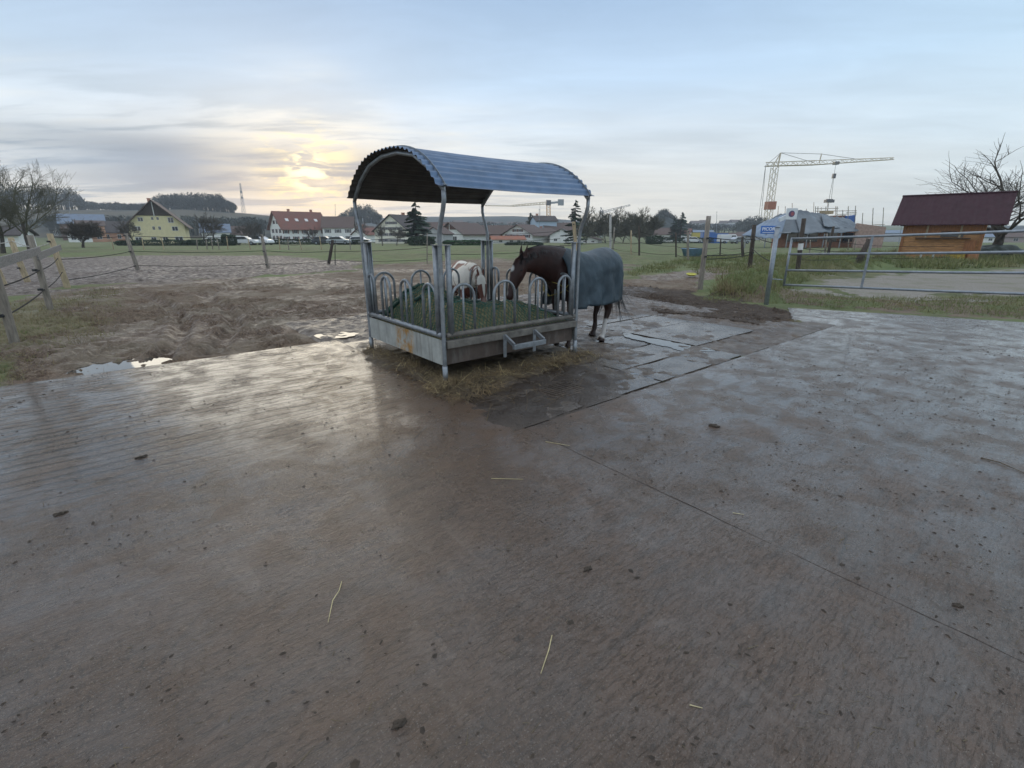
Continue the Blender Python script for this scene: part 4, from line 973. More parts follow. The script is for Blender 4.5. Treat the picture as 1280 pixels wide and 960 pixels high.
# electric fence across the paddock
mf_ = thing('electric_fence', 'electric wire fence on crooked posts crossing the churned paddock left of the feeder', 'fence')
E = [px_post((172, 337), (157, 292)), px_post((335, 335), (327, 293)), px_post((411, 329), (416, 300)), px_post((419, 331), (419, 300)), px_post((534, 329), (534, 291))]
mt = [old_wood, old_wood, dark_wood, wire_m, old_wood]; rr_ = [.085, .075, .085, .02, .03]
for (b_, t_), m_, r_ in zip(E, mt, rr_): post_mesh(b_, t_, r_, m_, mf_, knobs=(.1, .5, .95) if r_ > .07 else ())
chain = [(b3, t3), E[0], E[1], E[2], E[4]]
for q0, q1 in zip(chain, chain[1:]):
    for f in (.12, .52, .94): rope(q0[0] + (q0[1] - q0[0]) * f, q1[0] + (q1[1] - q1[0]) * f, .07, .013, wire_m, mf_)
eR = px_post((700, 322), (700, 288))
for f in (.3, .7, .97): rope(E[4][0] + (E[4][1] - E[4][0]) * f, eR[0] + (eR[1] - eR[0]) * f, .12, .014, wire_m, mf_)
# thin pale garden fence in front of the houses
gf = thing('garden_fence', 'row of thin pale stakes standing in the grass in front of the village gardens', 'fence')
prev = None
for px in (142, 163, 180, 205, 247, 259, 266, 274, 285, 313, 350, 361, 377, 402, 438):
    b_ = G(px, 311.5 + rnd.uniform(-.6, .6)); t_ = b_ + Vector((rnd.uniform(-.12, .12), 0, rnd.uniform(1.0, 1.35))); post_mesh(b_, t_, .05, pale_wood if rnd.random() < .5 else old_wood, gf, 'stake')
    if prev: rope(prev - Vector((0, 0, .1)), t_ - Vector((0, 0, .1)), .1, .012, wire_m, gf); rope(prev - Vector((0, 0, .6)), t_ - Vector((0, 0, .6)), .1, .012, wire_m, gf)
    prev = t_
# right-hand fences
rf_ = thing('wire_fence', 'wire fence on dark posts running from the horse towards the building site', 'fence')
RPx = [((766, 314), (768, 284), .06, old_wood), ((789, 317), (789, 288), .06, pale_wood), ((799, 319), (799, 282), .07, dark_wood), ((845, 321), (845, 291), .055, dark_wood), ((860, 325), (860, 288), .075, old_wood), ((900, 319), (901, 298), .05, dark_wood), ((929, 321), (928, 296), .08, dark_wood)]
pr_ = [px_post(a_, b__) for a_, b__, _, _ in RPx]
for (b_, t_), (_, _, r_, m_) in zip(pr_, RPx): post_mesh(b_, t_, r_, m_, rf_, knobs=(.95,) if r_ > .065 else ())
for q0, q1 in zip([eR] + pr_, pr_):
    for f in (.12, .45, .8): rope(q0[0] + (q0[1] - q0[0]) * f, q1[0] + (q1[1] - q1[0]) * f, .1, .014, wire_m, rf_)
tp = thing('tall_post', 'tall square pale wooden post standing behind the bay horse', 'post', G(724, 345))
b_, t_ = G(724, 345), at(717, 277, G(724, 345).y); post_mesh(Vector((0, 0, 0)), t_ - tp.location, .06, pale_wood, tp, 'shaft', True)
mb = MB(); mb.tube([t_ - tp.location - Vector((0, 0, .1)), t_ - tp.location - Vector((0, .12, .1))], .025, 6); mb.build('insulator', black_rub, tp)
tp = thing('pale_pole', 'plain pale pole rising in front of the bare trees right of the tall conifer', 'pole', G(763, 311))
b_, t_ = G(763, 311), at(763, 269, G(763, 311).y); post_mesh(Vector((0, 0, 0)), t_ - tp.location, .13, mat('grey_pole', (.36, .35, .33), .8), tp, 'shaft')
mb = MB(); mb.box(t_ - tp.location + Vector((0, 0, .02)), (.3, .3, .06)); mb.build('cap', galv, tp)
nf_ = thing('near_wire_fence', 'near wire fence on crooked dark posts between the muddy track and the ditch grass', 'fence')
NP = [((875, 361), (886, 270), .075, old_wood), ((936, 344), (943, 281), .085, dark_wood), ((928, 322), (927, 300), .06, dark_wood)]
np_ = [px_post(a_, b__) for a_, b__, _, _ in NP]
for (b_, t_), (_, _, r_, m_) in zip(np_, NP): post_mesh(b_, t_, r_, m_, nf_, knobs=(.45, .7))
for f in (.42, .47, .72): rope(np_[0][0] + (np_[0][1] - np_[0][0]) * f, np_[1][0] + (np_[1][1] - np_[1][0]) * f, .05, .014, wire_m, nf_)
gp_b, gp_t = px_post((958, 379), (972, 284))
for f in (.55, .8): rope(np_[1][0] + (np_[1][1] - np_[1][0]) * f, gp_b + (gp_t - gp_b) * f, .05, .012, wire_m, nf_)
df = thing('ditch_fence', 'wire fence on black posts behind the metal gate beside the ditch', 'fence')
DP = [((996, 346), (1005, 273), .085, dark_wood), ((1035, 318), (1042, 283), .10, dark_wood), ((1031, 320), (1034, 292), .06, old_wood), ((1078, 332), (1084, 298), .05, dark_wood), ((1068, 312), (1070, 298), .06, old_wood), ((1060, 312), (1061, 299), .05, old_wood), ((1012, 316), (1013, 300), .05, old_wood)]
dp_ = [px_post(a_, b__) for a_, b__, _, _ in DP]
for (b_, t_), (_, _, r_, m_) in zip(dp_, DP): post_mesh(b_, t_, r_, m_, df)
for q0, q1 in ((dp_[0], dp_[2]), (dp_[0], dp_[3]), (dp_[3], px_post((1190, 330), (1194, 300)))):
    for f in (.3, .5, .75): rope(q0[0] + (q0[1] - q0[0]) * f, q1[0] + (q1[1] - q1[0]) * f, .06, .012, wire_m, df)
mb = MB(); q = dp_[0]; mb.tube([q[0] + (q[1] - q[0]) * .47, q[0] + (q[1] - q[0]) * .58], .095, 9); mb.build('white_band', frame_m, df)
# ------------------------------------------------------------------ gate
gt = thing('gate_post', 'round galvanised gate post with a flat cap beside the metal gate', 'gate post', gp_b)
mb = MB(); mb.tube([Vector((0, 0, -.2)), gp_t - gp_b], .055, 14); mb.build('tube', gate_steel, gt, True)
mb = MB(); mb.lathe(gp_t - gp_b, [(.058, -.01), (.06, .01), (.03, .022)], 14); mb.build('cap', gate_steel, gt, True)
mb = MB(); mb.tube([(gp_t - gp_b) * .93, (gp_t - gp_b) * .93 + Vector((.22, -.20, 0))], .012, 8); mb.tube([(gp_t - gp_b) * .33, (gp_t - gp_b) * .33 + Vector((.2, -.2, 0))], .012, 8); mb.build('hinge_pin', gate_steel, gt)
gB = Vector((6.66, 11.75, 0)); g1 = Vector((9.02, 8.72, 0)); gd = (g1 - gB)
def gate_z(px, py, y): return at(px, py, y).z
gtn = thing('metal_gate', 'long galvanised tubular field gate with four horizontal rails at the right', 'gate', gB)
zl = [gate_z(980, y_, gB.y) for y_ in (298.5, 317.8, 337.8, 356)]; zr = [gate_z(1280, y_, g1.y) for y_ in (288, 314.4, 340.5, 366)]
ext = 1.55
rails = []
for a_, b_ in zip(zl, zr):
    e_ = Vector((gd.x * ext, gd.y * ext, a_ + (b_ - a_) * ext)); rails.append((Vector((0, 0, a_)), e_))
    mb = MB(); mb.tube([rails[-1][0], rails[-1][0] + (e_ - rails[-1][0]) * .5 - Vector((0, 0, .012)), e_], .025, 12); mb.build('rail', gate_steel, gtn, True)
mb = MB(); mb.tube([rails[0][0] + Vector((0, 0, .03)), rails[3][0] - Vector((0, 0, .03))], .026, 12); mb.build('end_upright', gate_steel, gtn, True)
mb = MB(); mb.tube([rails[0][1] + Vector((0, 0, .03)), rails[3][1] - Vector((0, 0, .03))], .026, 12); mb.build('end_upright', gate_steel, gtn, True)
f_ = .42 / ext * 1.0; pa = rails[0][0] + (rails[0][1] - rails[0][0]) * f_; pb = rails[3][0] + (rails[3][1] - rails[3][0]) * f_
mb = MB(); mb.beam(pa + Vector((-.03, -.03, 0)), pb + Vector((-.03, -.03, 0)), .045, .02, (1, 1, 0)); mb.build('brace', gate_steel, gtn)
# blue sign on the fence by the gate post
def text_mesh(txt, size, m, parent, name='lettering', loc=(0, 0, 0), rot=(R(90), 0, 0), ext_=.002):
    cu = bpy.data.curves.new('t', 'FONT'); cu.body = txt; cu.size = size; cu.align_x = 'CENTER'; cu.align_y = 'CENTER'; cu.extrude = ext_; cu.offset = size * .025
    o = bpy.data.objects.new('t', cu); link(o); dg = bpy.context.evaluated_depsgraph_get(); dg.update()
    me = bpy.data.meshes.new_from_object(o.evaluated_get(dg)); bpy.data.objects.remove(o); me.materials.clear(); me.materials.append(m)
    o2 = bpy.data.objects.new(name, me); link(o2); o2.parent = parent; o2.location = loc; o2.rotation_euler = rot; return o2
sc0 = at(960.5, 287.2, 12.2)
sg = thing('sign', 'small blue sign with white lettering fixed beside the top of the gate post', 'sign', sc0, R(-6))
mb = MB(); mb.box((0, 0, 0), (.36, .012, .185)); mb.build('plate', mat('sign_blue', (.05, .17, .50), .45, .08), sg, bevel=.003)
text_mesh('PICOR', .105, mat('sign_white', (.80, .82, .85), .5, .03), sg, loc=(0, -.009, .015)); 
mb = MB(); mb.box((0, -.008, -.062), (.26, .003, .012)); mb.build('underline', MAT['sign_white'], sg)
mb = MB(); mb.tube([(.12, .01, .0), (.20, .0, -.30)], .009, 6); mb.tube([(.17, .02, -.05), (.19, -.18, -.05)], .008, 6); mb.build('bracket', gate_steel, sg)

# ------------------------------------------------------------------ trees
def tree_segments(seed, height, trunk_r, levels=5, spread=.55, kids=(3, 5), up=.25, first=.25, wig=.12, ratio=.68):
    r_ = random.Random(seed); S = [[], []]
    def grow(p, d_, L, r0, lv):
        segs = 4 if lv == 0 else 3; pts = [p]; q = d_.copy(); rad = [r0]
        for k in range(segs):
            q = (q + Vector((r_.gauss(0, wig), r_.gauss(0, wig), r_.gauss(0, wig * .6) + up * .12 * (lv > 0)))).normalized()
            p = p + q * (L / segs); pts.append(p); rad.append(r0 * (1 - (.45 if lv < levels - 1 else .75) * (k + 1) / segs))
        for k in range(segs): S[0 if lv == 0 else 1].append((pts[k], rad[k], pts[k + 1], rad[k + 1]))
        if lv >= levels - 1: return
        nk = r_.randint(*kids) + (2 if lv == 0 else 0)
        for k in range(nk):
            f = r_.uniform(first if lv == 0 else .25, 1.0) if k else 1.0; idx = min(int(f * segs), segs - 1); ff = f * segs - idx
            b = pts[idx] + (pts[idx + 1] - pts[idx]) * ff; ang = r_.uniform(0, 6.283); tl = spread * r_.uniform(.65, 1.3) if k else spread * .35
            ref = Vector((0, 0, 1)) if abs(q.z) < .9 else Vector((1, 0, 0)); s1 = q.cross(ref).normalized(); s2 = q.cross(s1)
            nd = (q * math.cos(tl) + (s1 * math.cos(ang) + s2 * math.sin(ang)) * math.sin(tl)).normalized()
            if lv > 0 and nd.z < -.3: nd.z *= -.3; nd.normalize()
            grow(b, nd, L * ratio * r_.uniform(.75, 1.15) * (1.15 if lv == 0 else 1), max(rad[idx] * (.62 if k else .85), .004), lv + 1)
    grow(Vector((0, 0, 0)), Vector((0, 0, 1)), height, trunk_r, 0)
    return S
def seg_mesh(segs, n=3, rmin=0.0):
    A = np.array([s[0] for s in segs]); B = np.array([s[2] for s in segs]); ra = np.maximum([s[1] for s in segs], rmin); rb = np.maximum([s[3] for s in segs], rmin)
    T = B - A; T /= np.maximum(np.linalg.norm(T, axis=1, keepdims=True), 1e-6); ref = np.where(np.abs(T[:, 2:3]) < .9, [[0, 0, 1.0]], [[1.0, 0, 0]])
    s1 = np.cross(T, ref); s1 /= np.linalg.norm(s1, axis=1, keepdims=True); s2 = np.cross(T, s1); vs = []
    for C_, r_ in ((A, ra), (B, rb)):
        for j in range(n): a_ = 2 * math.pi * j / n; vs.append(C_ + (s1 * math.cos(a_) + s2 * math.sin(a_)) * r_[:, None])
    vv = np.stack(vs, 1).reshape(-1, 3); b_ = np.arange(len(segs))[:, None] * 2 * n
    return vv, np.concatenate([b_ + np.array([[j, (j + 1) % n, n + (j + 1) % n, n + j]]) for j in range(n)], 0)
TPL = {}
def bare_tree(key, loc, sc_, rz, label, group=None, tw=None, cat='tree', name='bare_tree', **kw):
    """first call builds the mesh pair, later calls share it"""
    rmin = kw.pop('rmin', .0)
    if key not in TPL:
        S = tree_segments(**kw); v0_, f0_ = seg_mesh(S[0], 8); v1_, f1_ = seg_mesh(S[1], 3, rmin); TPL[key] = (v0_, f0_, v1_, f1_)
        a_ = mesh_np('trunk', v0_, f0_, bark, None, True); b_ = mesh_np('crown', v1_, f1_, tw or twig_m, None); TPL[key] = (a_, b_); first_ = True
    else: first_ = False
    t_ = thing(name, label, cat, loc, rz, group); t_.scale = (sc_, sc_, sc_) if not isinstance(sc_, tuple) else sc_
    for o in TPL[key]:
        c = o if first_ else o.copy()
        if not first_: link(c)
        c.parent = t_
    return t_
def gz_at(x, y): return float(relief(np.array([x]), np.array([y]))[0][0])
def place(px, Yd, dz=-.05):
    x = (px - 640) / F * (Yd * math.cos(P) + H * math.sin(P)); return Vector((x, Yd, gz_at(x, Yd) + dz))
# big bare tree at the left edge (two stems)
bare_tree('oak', place(38, 44), .86, 1.0, 'large spreading bare tree at the left edge of the field', seed=21, height=2.9, trunk_r=.24, levels=7, spread=.66, kids=(3, 4), ratio=.72, first=.5, tw=twig_g, rmin=.008)
bare_tree('oak2', place(4, 42), .84, 2.4, 'second bare tree half out of frame beside the large one at the left edge', seed=5, height=2.7, trunk_r=.22, levels=7, spread=.64, kids=(3, 4), ratio=.72, first=.5, tw=twig_g, rmin=.008)
bare_tree('small', place(104, 62), (1.35, 1.35, .95), 0, 'low dark rounded fruit tree on the green lawn at the left', seed=9, height=1.0, trunk_r=.13, levels=6, spread=.75, kids=(4, 5), ratio=.80, first=.6, rmin=.018)
# walnut-like tree right of the shed
bare_tree('walnut', place(1240, 38), (1.6, 1.6, 1.08), 2.2, 'bare tree with crooked limbs behind the red-roofed cabin', seed=36, height=1.9, trunk_r=.24, levels=6, spread=.78, kids=(4, 4), ratio=.80, first=.55, wig=.09, up=.3, rmin=.006)
# bare trees in the gardens left of the feeder
for k, (px, Yd, s_, lab) in enumerate([(168, 84, .75, 'thin young bare tree in front of the left half of the yellow house'), (255, 82, .85, 'brown bushy bare tree right of the yellow house'), (268, 90, .8, 'bare bushy tree behind the brown one, before the blue-roofed house'), (318, 92, .75, 'bare garden tree left of the long red-roofed farmhouse'),
        (306, 105, .7, 'slender bare tree between the small red roof and the farmhouse'), (478, 78, .55, 'small pollarded tree in front of the half-timbered house gable'), (496, 80, .55, 'small bare tree right of the pollarded one before the half-timbered house'), (395, 98, .55, 'small bare shrub before the white wall of the farmhouse'), (452, 105, .7, 'bare tree left of the half-timbered house')]):
    bare_tree('garden%d' % (k % 3), place(px, Yd), s_, k * 1.3, lab, seed=50 + k % 3, height=2.2, trunk_r=.16, levels=6, spread=.6, kids=(3, 4), ratio=.74, first=.4, rmin=.02)
# grove right of the feeder
gl = ['leftmost', 'second', 'third', 'fourth', 'fifth', 'sixth', 'seventh', 'eighth', 'ninth']
for k, px in enumerate((733, 745, 757, 768, 779, 789, 799, 808, 816)):
    bare_tree('grove%d' % (k % 3), place(px, 112 + 9 * ((k * 5) % 3)), (.80 + .07 * (k % 3)) * (1.0 if k < 7 else .9), k * 2.1, '%s bare tree of the grey-green grove between the tall conifer and the white houses' % gl[k], 'trees of the grey-green grove', twig_g,
              seed=60 + k % 3, height=2.3, trunk_r=.15, levels=7, spread=.62, kids=(3, 4), ratio=.76, first=.05, rmin=.035)

def conifer(loc, h_, rw, seed, label, m=needle_m, n=5200, gaps=.25, size=.2):
    t_ = thing('conifer', label, 'tree', loc, seed); mb = MB(); mb.tube([(0, 0, -.1), (0, 0, h_ * .5), (0, 0, h_ * .97)], [rw * .07, rw * .045, .01], 7); mb.build('trunk', bark, t_)
    r_ = np.random.RandomState(seed); nb = int(h_ * 11); vv = []; 
    bz = r_.uniform(.06, .99, nb) ** .85; ba = r_.uniform(0, 6.28, nb); bl = rw * (1 - bz) ** .85 * r_.uniform(.55, 1.12, nb) + .12
    i = r_.choice(nb, n, p=bl / bl.sum()); f = r_.uniform(.08, 1, n) ** .7
    r__ = bl[i] * f; z = bz[i] * h_ - .22 * r__ + .10 * r__ ** 2 / rw + r_.normal(0, .05, n) * h_ * .1; a_ = ba[i] + r_.normal(0, .10, n) / np.maximum(f, .2)
    C_ = np.stack([np.cos(a_) * r__, np.sin(a_) * r__, np.maximum(z, .1)], 1); s_ = size * r_.uniform(.5, 1.2, n)
    D1 = np.stack([np.cos(a_), np.sin(a_), r_.normal(-.25, .25, n)], 1); D2 = np.stack([-np.sin(a_), np.cos(a_), r_.normal(0, .4, n)], 1)
    v_ = np.stack([C_ - D1 * s_[:, None], C_ + D2 * s_[:, None] * .45, C_ + D1 * s_[:, None], C_ - D2 * s_[:, None] * .45 - np.array([0, 0, .3]) * s_[:, None]], 1).reshape(-1, 3)
    mesh_np('crown', v_, (np.arange(n)[:, None] * 4 + np.arange(4)[None]), m, t_); return t_
conifer(place(522, 88), 7.6, 4.3, 3, 'broad dark conifer in front of the roof of the half-timbered house', n=14000, size=.26)
conifer(place(718, 78), 6.9, 2.5, 4, 'tall open spruce just right of the feeder roof end, behind the post', n=3400)
conifer(place(850, 150), 8.6, 4.0, 6, 'dark conifer standing alone right of the wooded knoll', n=3600, size=.32)
conifer(place(842, 152), 7.2, 3.4, 8, 'shorter dark conifer touching the lone one on its left side', n=3000, size=.32)
conifer(place(663, 160), 9.0, 4.2, 7, 'dark round-topped evergreen rising behind the village roofs', n=2600, size=.35)
def leafy(name, label, cat, loc, size, n, seed, m=hedge_m, ls=.12, rz=0, kind=None):
    """bush or hedge: leaf faces filling a rounded box volume"""
    t_ = thing(name, label, cat, loc, rz) if not kind else None
    r_ = np.random.RandomState(seed); u = r_.uniform(-1, 1, (n, 3)); k = (np.abs(u) ** 4).sum(1) ** .25; u = u / np.maximum(k, 1e-3)[:, None] * r_.uniform(.55, 1.05, n)[:, None] ** .5
    C_ = u * np.array(size) / 2; C_[:, 2] += size[2] / 2; C_[:, 2] += (fbm(C_[:, 0] * .9 + seed, C_[:, 1] * .9, seed, 3) - .5) * size[2] * .4 * (C_[:, 2] > size[2] * .5); C_[:, 2] = np.maximum(C_[:, 2], .02)
    A_ = r_.normal(0, 1, (n, 3)); A_ /= np.linalg.norm(A_, axis=1, keepdims=True); B_ = np.cross(A_, r_.normal(0, 1, (n, 3))); B_ /= np.linalg.norm(B_, axis=1, keepdims=True); s_ = (ls * r_.uniform(.6, 1.3, n))[:, None]
    v_ = np.stack([C_ - A_ * s_, C_ + B_ * s_ * .6, C_ + A_ * s_, C_ - B_ * s_ * .6], 1).reshape(-1, 3)
    mesh_np('leaves', v_, (np.arange(n)[:, None] * 4 + np.arange(4)[None]), m, t_)
    mb = MB()
    for q in range(5): x = (q - 2) * size[0] / 6; mb.tube([(x, 0, -.05), (x + .1, .05, size[2] * .7)], [.05, .02], 5)
    mb.build('stem', bark, t_); return t_
leafy('hedge', 'low dark clipped hedge in front of the yellow house', 'hedge', place(195, 79), (13, 1.2, .9), 5000, 1)
leafy('hedge', 'dark hedge with the parked white car behind it', 'hedge', place(262, 79), (7, 1.2, 1.0), 3000, 2)
leafy('bush', 'round dark green bush just left of the parked white car', 'bush', place(287, 80), (2.0, 1.8, 1.8), 1600, 3)
leafy('hedge', 'low grey-green hedge along the foot of the long farmhouse', 'hedge', place(368, 96), (13, 1.4, 1.0), 4500, 4)
leafy('hedge', 'bright green clipped hedge in front of the brown-roofed houses', 'hedge', place(582, 82), (7.5, 1.4, .85), 4500, 5, mat('bright_hedge', (.03, .085, .028), .9, .4, 2))
leafy('hedge', 'grey-green hedge before the white gabled house right of the feeder centre', 'hedge', place(655, 84), (6.5, 1.2, .55), 2600, 6)
leafy('bush', 'dark shrubbery under the broad conifer', 'bush', place(527, 80), (4.2, 2, 1.4), 2600, 7)
leafy('bush', 'dark bush in front of the white house right of the grove', 'bush', place(818, 98), (3.4, 2, 1.6), 1800, 8)
leafy('hedge', 'thin dark hedge right of the farmhouse before the parked cars', 'hedge', place(440, 92), (6, 1.2, 1.0), 2400, 9)
leafy('hedge', 'dark hedge below the village houses right of the conifers', 'hedge', place(850, 118), (16, 1.5, 1.3), 3500, 10)

# ------------------------------------------------------------------ houses
RY = {640: 284, 563: 281, 703: 286, 462: 285, 203: 252, 375: 265, 425: 271, 505: 269, 549: 284, 580: 279, 618: 282, 634: 295, 657: 281, 680: 285, 697: 279, 679: 270, 739: 296, 560: 278, 108: 268, 117: 276, 100: 284, 150: 277, 271: 280, 291: 283, 448: 283, 829: 285, 845: 286, 873: 288, 915: 291, 940: 290, 1112: 288, 1222: 292, 1268: 291}
def house(label, px, Yd, yaw_, Wd, L, wh, rise, wm, rm, gw=(), sw=(), ov=.45, name='house', cat='house', shutters=None, chimney=None, dz=-.1, gable_m=None, balcony=False, roof_windows=0, gw2=()):
    if px in RY and Yd < 150: Yd *= 1.28
    c = place(px, Yd, dz); t_ = thing(name, label, cat, c, R(yaw_))
    if px in RY: t_.scale = (1, 1, (at(px, RY[px], Yd).z - c.z) / (wh + rise + .1))
    x, y = L / 2, Wd / 2
    mb = MB(); mb.add([(-x, -y, 0), (x, -y, 0), (x, y, 0), (-x, y, 0), (-x, -y, wh), (x, -y, wh), (x, y, wh), (-x, y, wh), (-x, 0, wh + rise), (x, 0, wh + rise)],
                      [(0, 1, 5, 4), (2, 3, 7, 6), (3, 0, 4, 8, 7), (1, 2, 6, 9, 5), (0, 3, 2, 1), (4, 5, 9, 8), (6, 7, 8, 9)]); wl = mb.build('wall', wm, t_)
    sl_ = rise / y; th = .16; mb = MB()
    for s_ in (-1, 1):
        e0 = (y + ov); ze = wh - ov * sl_ + .06
        P_ = [(-x - ov, s_ * e0, ze), (x + ov, s_ * e0, ze), (x + ov, 0, wh + rise + .06), (-x - ov, 0, wh + rise + .06)]
        P2 = [(a_, b_, z_ + th) for a_, b_, z_ in P_]; mb.add(P_ + P2, [(0, 1, 2, 3), (7, 6, 5, 4), (0, 4, 5, 1), (1, 5, 6, 2), (2, 6, 7, 3), (3, 7, 4, 0)])
    rf = mb.build('roof', rm, t_)
    if chimney is not None:
        for cx in (chimney if isinstance(chimney, (list, tuple)) else [chimney]):
            mb = MB(); mb.box((cx, .25 * y, wh + rise + .05), (.6, .6, 1.5)); mb.box((cx, .25 * y, wh + rise + .85), (.75, .75, .1)); mb.build('chimney', brick_red, rf)
    for k in range(roof_windows):
        xx = -x + L * (k + .8) / (roof_windows + .6); f = .45; mb = MB(); yy = -y * (1 - f); zz = wh + rise * f + .06 + th
        n_ = Vector((0, -sl_, 1)).normalized(); d_ = Vector((0, 1, sl_)).normalized(); mb.beam(Vector((xx, yy, zz)) - d_ * .55 + n_ * .05, Vector((xx, yy, zz)) + d_ * .55 + n_ * .05, .9, .08, n_); mb.build('skylight', frame_m, rf)
    def win(u, z, w_, h_, face):
        mk = (lambda uu, dd, zz: (-x - dd, -uu, zz)) if face == 'g' else ((lambda uu, dd, zz: (uu, -y - dd, zz)) if face == 's' else (lambda uu, dd, zz: (x + dd, uu, zz)))
        def bx(mb_, u0, d0, z0, su, sd, sz):
            mb_.box(mk(u0, d0, z0), (sd, su, sz) if face != 's' else (su, sd, sz))
        mb_ = MB(); bx(mb_, u, .02, z, w_, .06, h_); f = mb_.build('window', frame_m, t_)
        mb_ = MB(); k = .44
        for q in (-1, 1): bx(mb_, u + q * w_ * .235, .055, z, w_ * .40, .02, h_ * .86)
        mb_.build('pane', window_m, f)
        if shutters:
            for q in (-1, 1): mb_ = MB(); bx(mb_, u + q * (w_ * .5 + .24), .035, z, .42, .05, h_); mb_.build('shutter', shutters, f)
    for u, z, w_, h_ in gw: win(u, z, w_, h_, 'g')
    for u, z, w_, h_ in gw2: win(u, z, w_, h_, 'e')
    for u, z, w_, h_ in sw: win(u, z, w_, h_, 's')
    if gable_m:
        mb = MB(); mb.add([(-x - .03, -y * .62, wh + rise * .38), (-x - .03, y * .62, wh + rise * .38), (-x - .03, 0, wh + rise)] + [(-x - .12, -y * .62, wh + rise * .38), (-x - .12, y * .62, wh + rise * .38), (-x - .12, 0, wh + rise)], [(0, 1, 2), (5, 4, 3), (0, 3, 4, 1), (1, 4, 5, 2), (2, 5, 3, 0)]); mb.build('gable_boarding', gable_m, t_)
        mb = MB(); mb.box((-x - .2, 0, wh + rise * .66), (.1, .16, rise * .62)); mb.build('king_post', frame_m, t_)
    if balcony:
        mb = MB(); mb.box((-x - .6, 0, wh * .52), (1.2, Wd * .55, .12)); mb.box((-x - 1.15, 0, wh * .52 + .5), (.06, Wd * .55, .8)); mb.build('balcony', shut_m, t_)
    return t_
def grid(cols, rows, w_=1.0, h_=1.2): return [(u, z, w_, h_) for z in rows for u in cols]
# yellow gabled house
house('pale yellow gabled house with a dark boarded gable top, left of the field', 203, 92, 119, 10.6, 10, 3.9, 4.6, yellow_paint, roof_brown, gw=[(-3.8, .9, 1.3, 1.1), (-1.0, .9, 1, 1), (1.2, .9, 1, 1), (3.8, .9, 1.6, 1.2), (3.4, 3.1, 1.2, .9), (-3.6, 3.1, 1.2, .9), (.5, 3.2, .5, .7), (-.6, 3.2, .5, .7), (-2.7, 4.9, 1.0, .8), (2.9, 4.8, 1.1, 1.1), (.5, 5.1, .45, .6), (-.5, 5.1, .45, .6)], gable_m=timber_m, ov=1.0, chimney=3.0)
# long farmhouse
house('long white farmhouse with a big red tiled roof and brown shutters', 375, 122, 44, 11.0, 13.5, 4.0, 4.4, white_paint, roof_red, gw=grid((-3, 0, 3), (1.4, 3.2), .9, 1.1) + grid((-1.3, 1.3), (5.6,), .8, 1.0), sw=grid((-6, -3.2, -.4, 2.6, 5.6), (1.2, 3.0), 1.0, 1.0), shutters=shut_m, ov=.8, chimney=(-2.0, 5.0), roof_windows=4)
house('white annex with a purple-brown roof joined to the right end of the farmhouse', 425, 124, 14, 8.5, 9, 4.2, 2.9, white_paint, roof_brown, sw=grid((-3, 0, 3), (1.3, 3.2), 1.0, 1.0), shutters=shut_g, gw=grid((-2, 2), (1.4, 3.2)))
# half-timbered looking cream house
house('tall cream house with rows of small windows in its gable beside the broad conifer', 505, 92, 68, 9.4, 9.6, 3.6, 4.2, cream_paint, roof_dark, gw=grid((-3.0, -1.6, .0, 1.5, 2.9), (1.0, 2.6), .55, .75) + grid((-2.3, -1.2, 0, 1.2, 2.3), (4.2,), .55, .75) + grid((-.8, .2, 1.0), (5.7,), .5, .7), shutters=shut_g, ov=.5, chimney=2)
house('low pale grey gabled shed right of the broad conifer', 549, 90, 75, 4.6, 6, 2.6, 1.7, grey_paint, roof_brown, ov=.3, name='outbuilding', cat='outbuilding')
house('white house with dark triangular gable and brown roof right of the near feeder post', 580, 105, 62, 8, 13, 2.9, 3.0, white_paint, roof_brown, gw=grid((-2, 1.5), (1.5,), 1.3, 1.2), gable_m=shut_m, ov=.8)
house('long low house with a brown roof behind the pony, left part of the village', 618, 112, 8, 8, 13, 2.6, 3.2, cream_paint, roof_brown, sw=grid((-4, -1.5, 2, 4.5), (1.5,), 1, 1))
house('small red-roofed house in front of the long brown roof', 634, 94, 10, 5, 7.6, 2.1, 1.5, white_paint, roof_orange, sw=grid((-2, .6, 2.4), (1.2,), .8, 1), gw=grid((0,), (1.2,)))
house('white gabled chalet with a dark balcony above the bay horse\'s ears', 657, 104, 66, 8.5, 11, 3.0, 3.3, white_paint, roof_brown, gw=grid((-2.6, -.9, .9, 2.6), (2.5,), .9, 1.0) + grid((-.6, .7), (4.4,), .7, .9), balcony=True, ov=.8, shutters=shut_m)
house('house with a steep brown roof directly behind the chalet on the right', 680, 112, 60, 8, 9, 3.0, 3.4, cream_paint, roof_brown, gw=grid((-2, 0, 2), (1.5,), .8, 1), chimney=0)
house('white house with a long brown roof left of the tall spruce', 697, 124, 25, 8.5, 11, 3.2, 3.9, white_paint, roof_brown, sw=grid((-3.6, -1, 2), (1.5,), 1, 1.1), gw=grid((-2, 1), (1.4, 3)), chimney=-3)
house('tall pale blue building with a dark chimney behind the village roofs', 679, 158, 20, 5, 7, 7.4, 1.6, mat('pale_blue_render', (.42, .52, .62), .8, .08), roof_dark, gw=grid((-1, 1), (3, 5.5)), chimney=-2)
house('small white house in the grove right of the tall spruce', 739, 96, 70, 4.5, 6, 2.2, 1.6, white_paint, roof_brown, gw=grid((-1, 1), (1.3,), .7, .8))
house('distant brown roof showing behind the half-timbered house on its right', 560, 132, 12, 9, 13, 3.6, 3.4, cream_paint, roof_brown, sw=grid((-4, 0, 4), (1.6,)))
house('white gabled house left of the chalet, half behind the long brown roof', 640, 118, 74, 6.5, 9, 3.4, 2.8, white_paint, roof_brown, gw=grid((-1.8, 0, 1.8), (1.3, 3.0), .8, .9), shutters=shut_g)
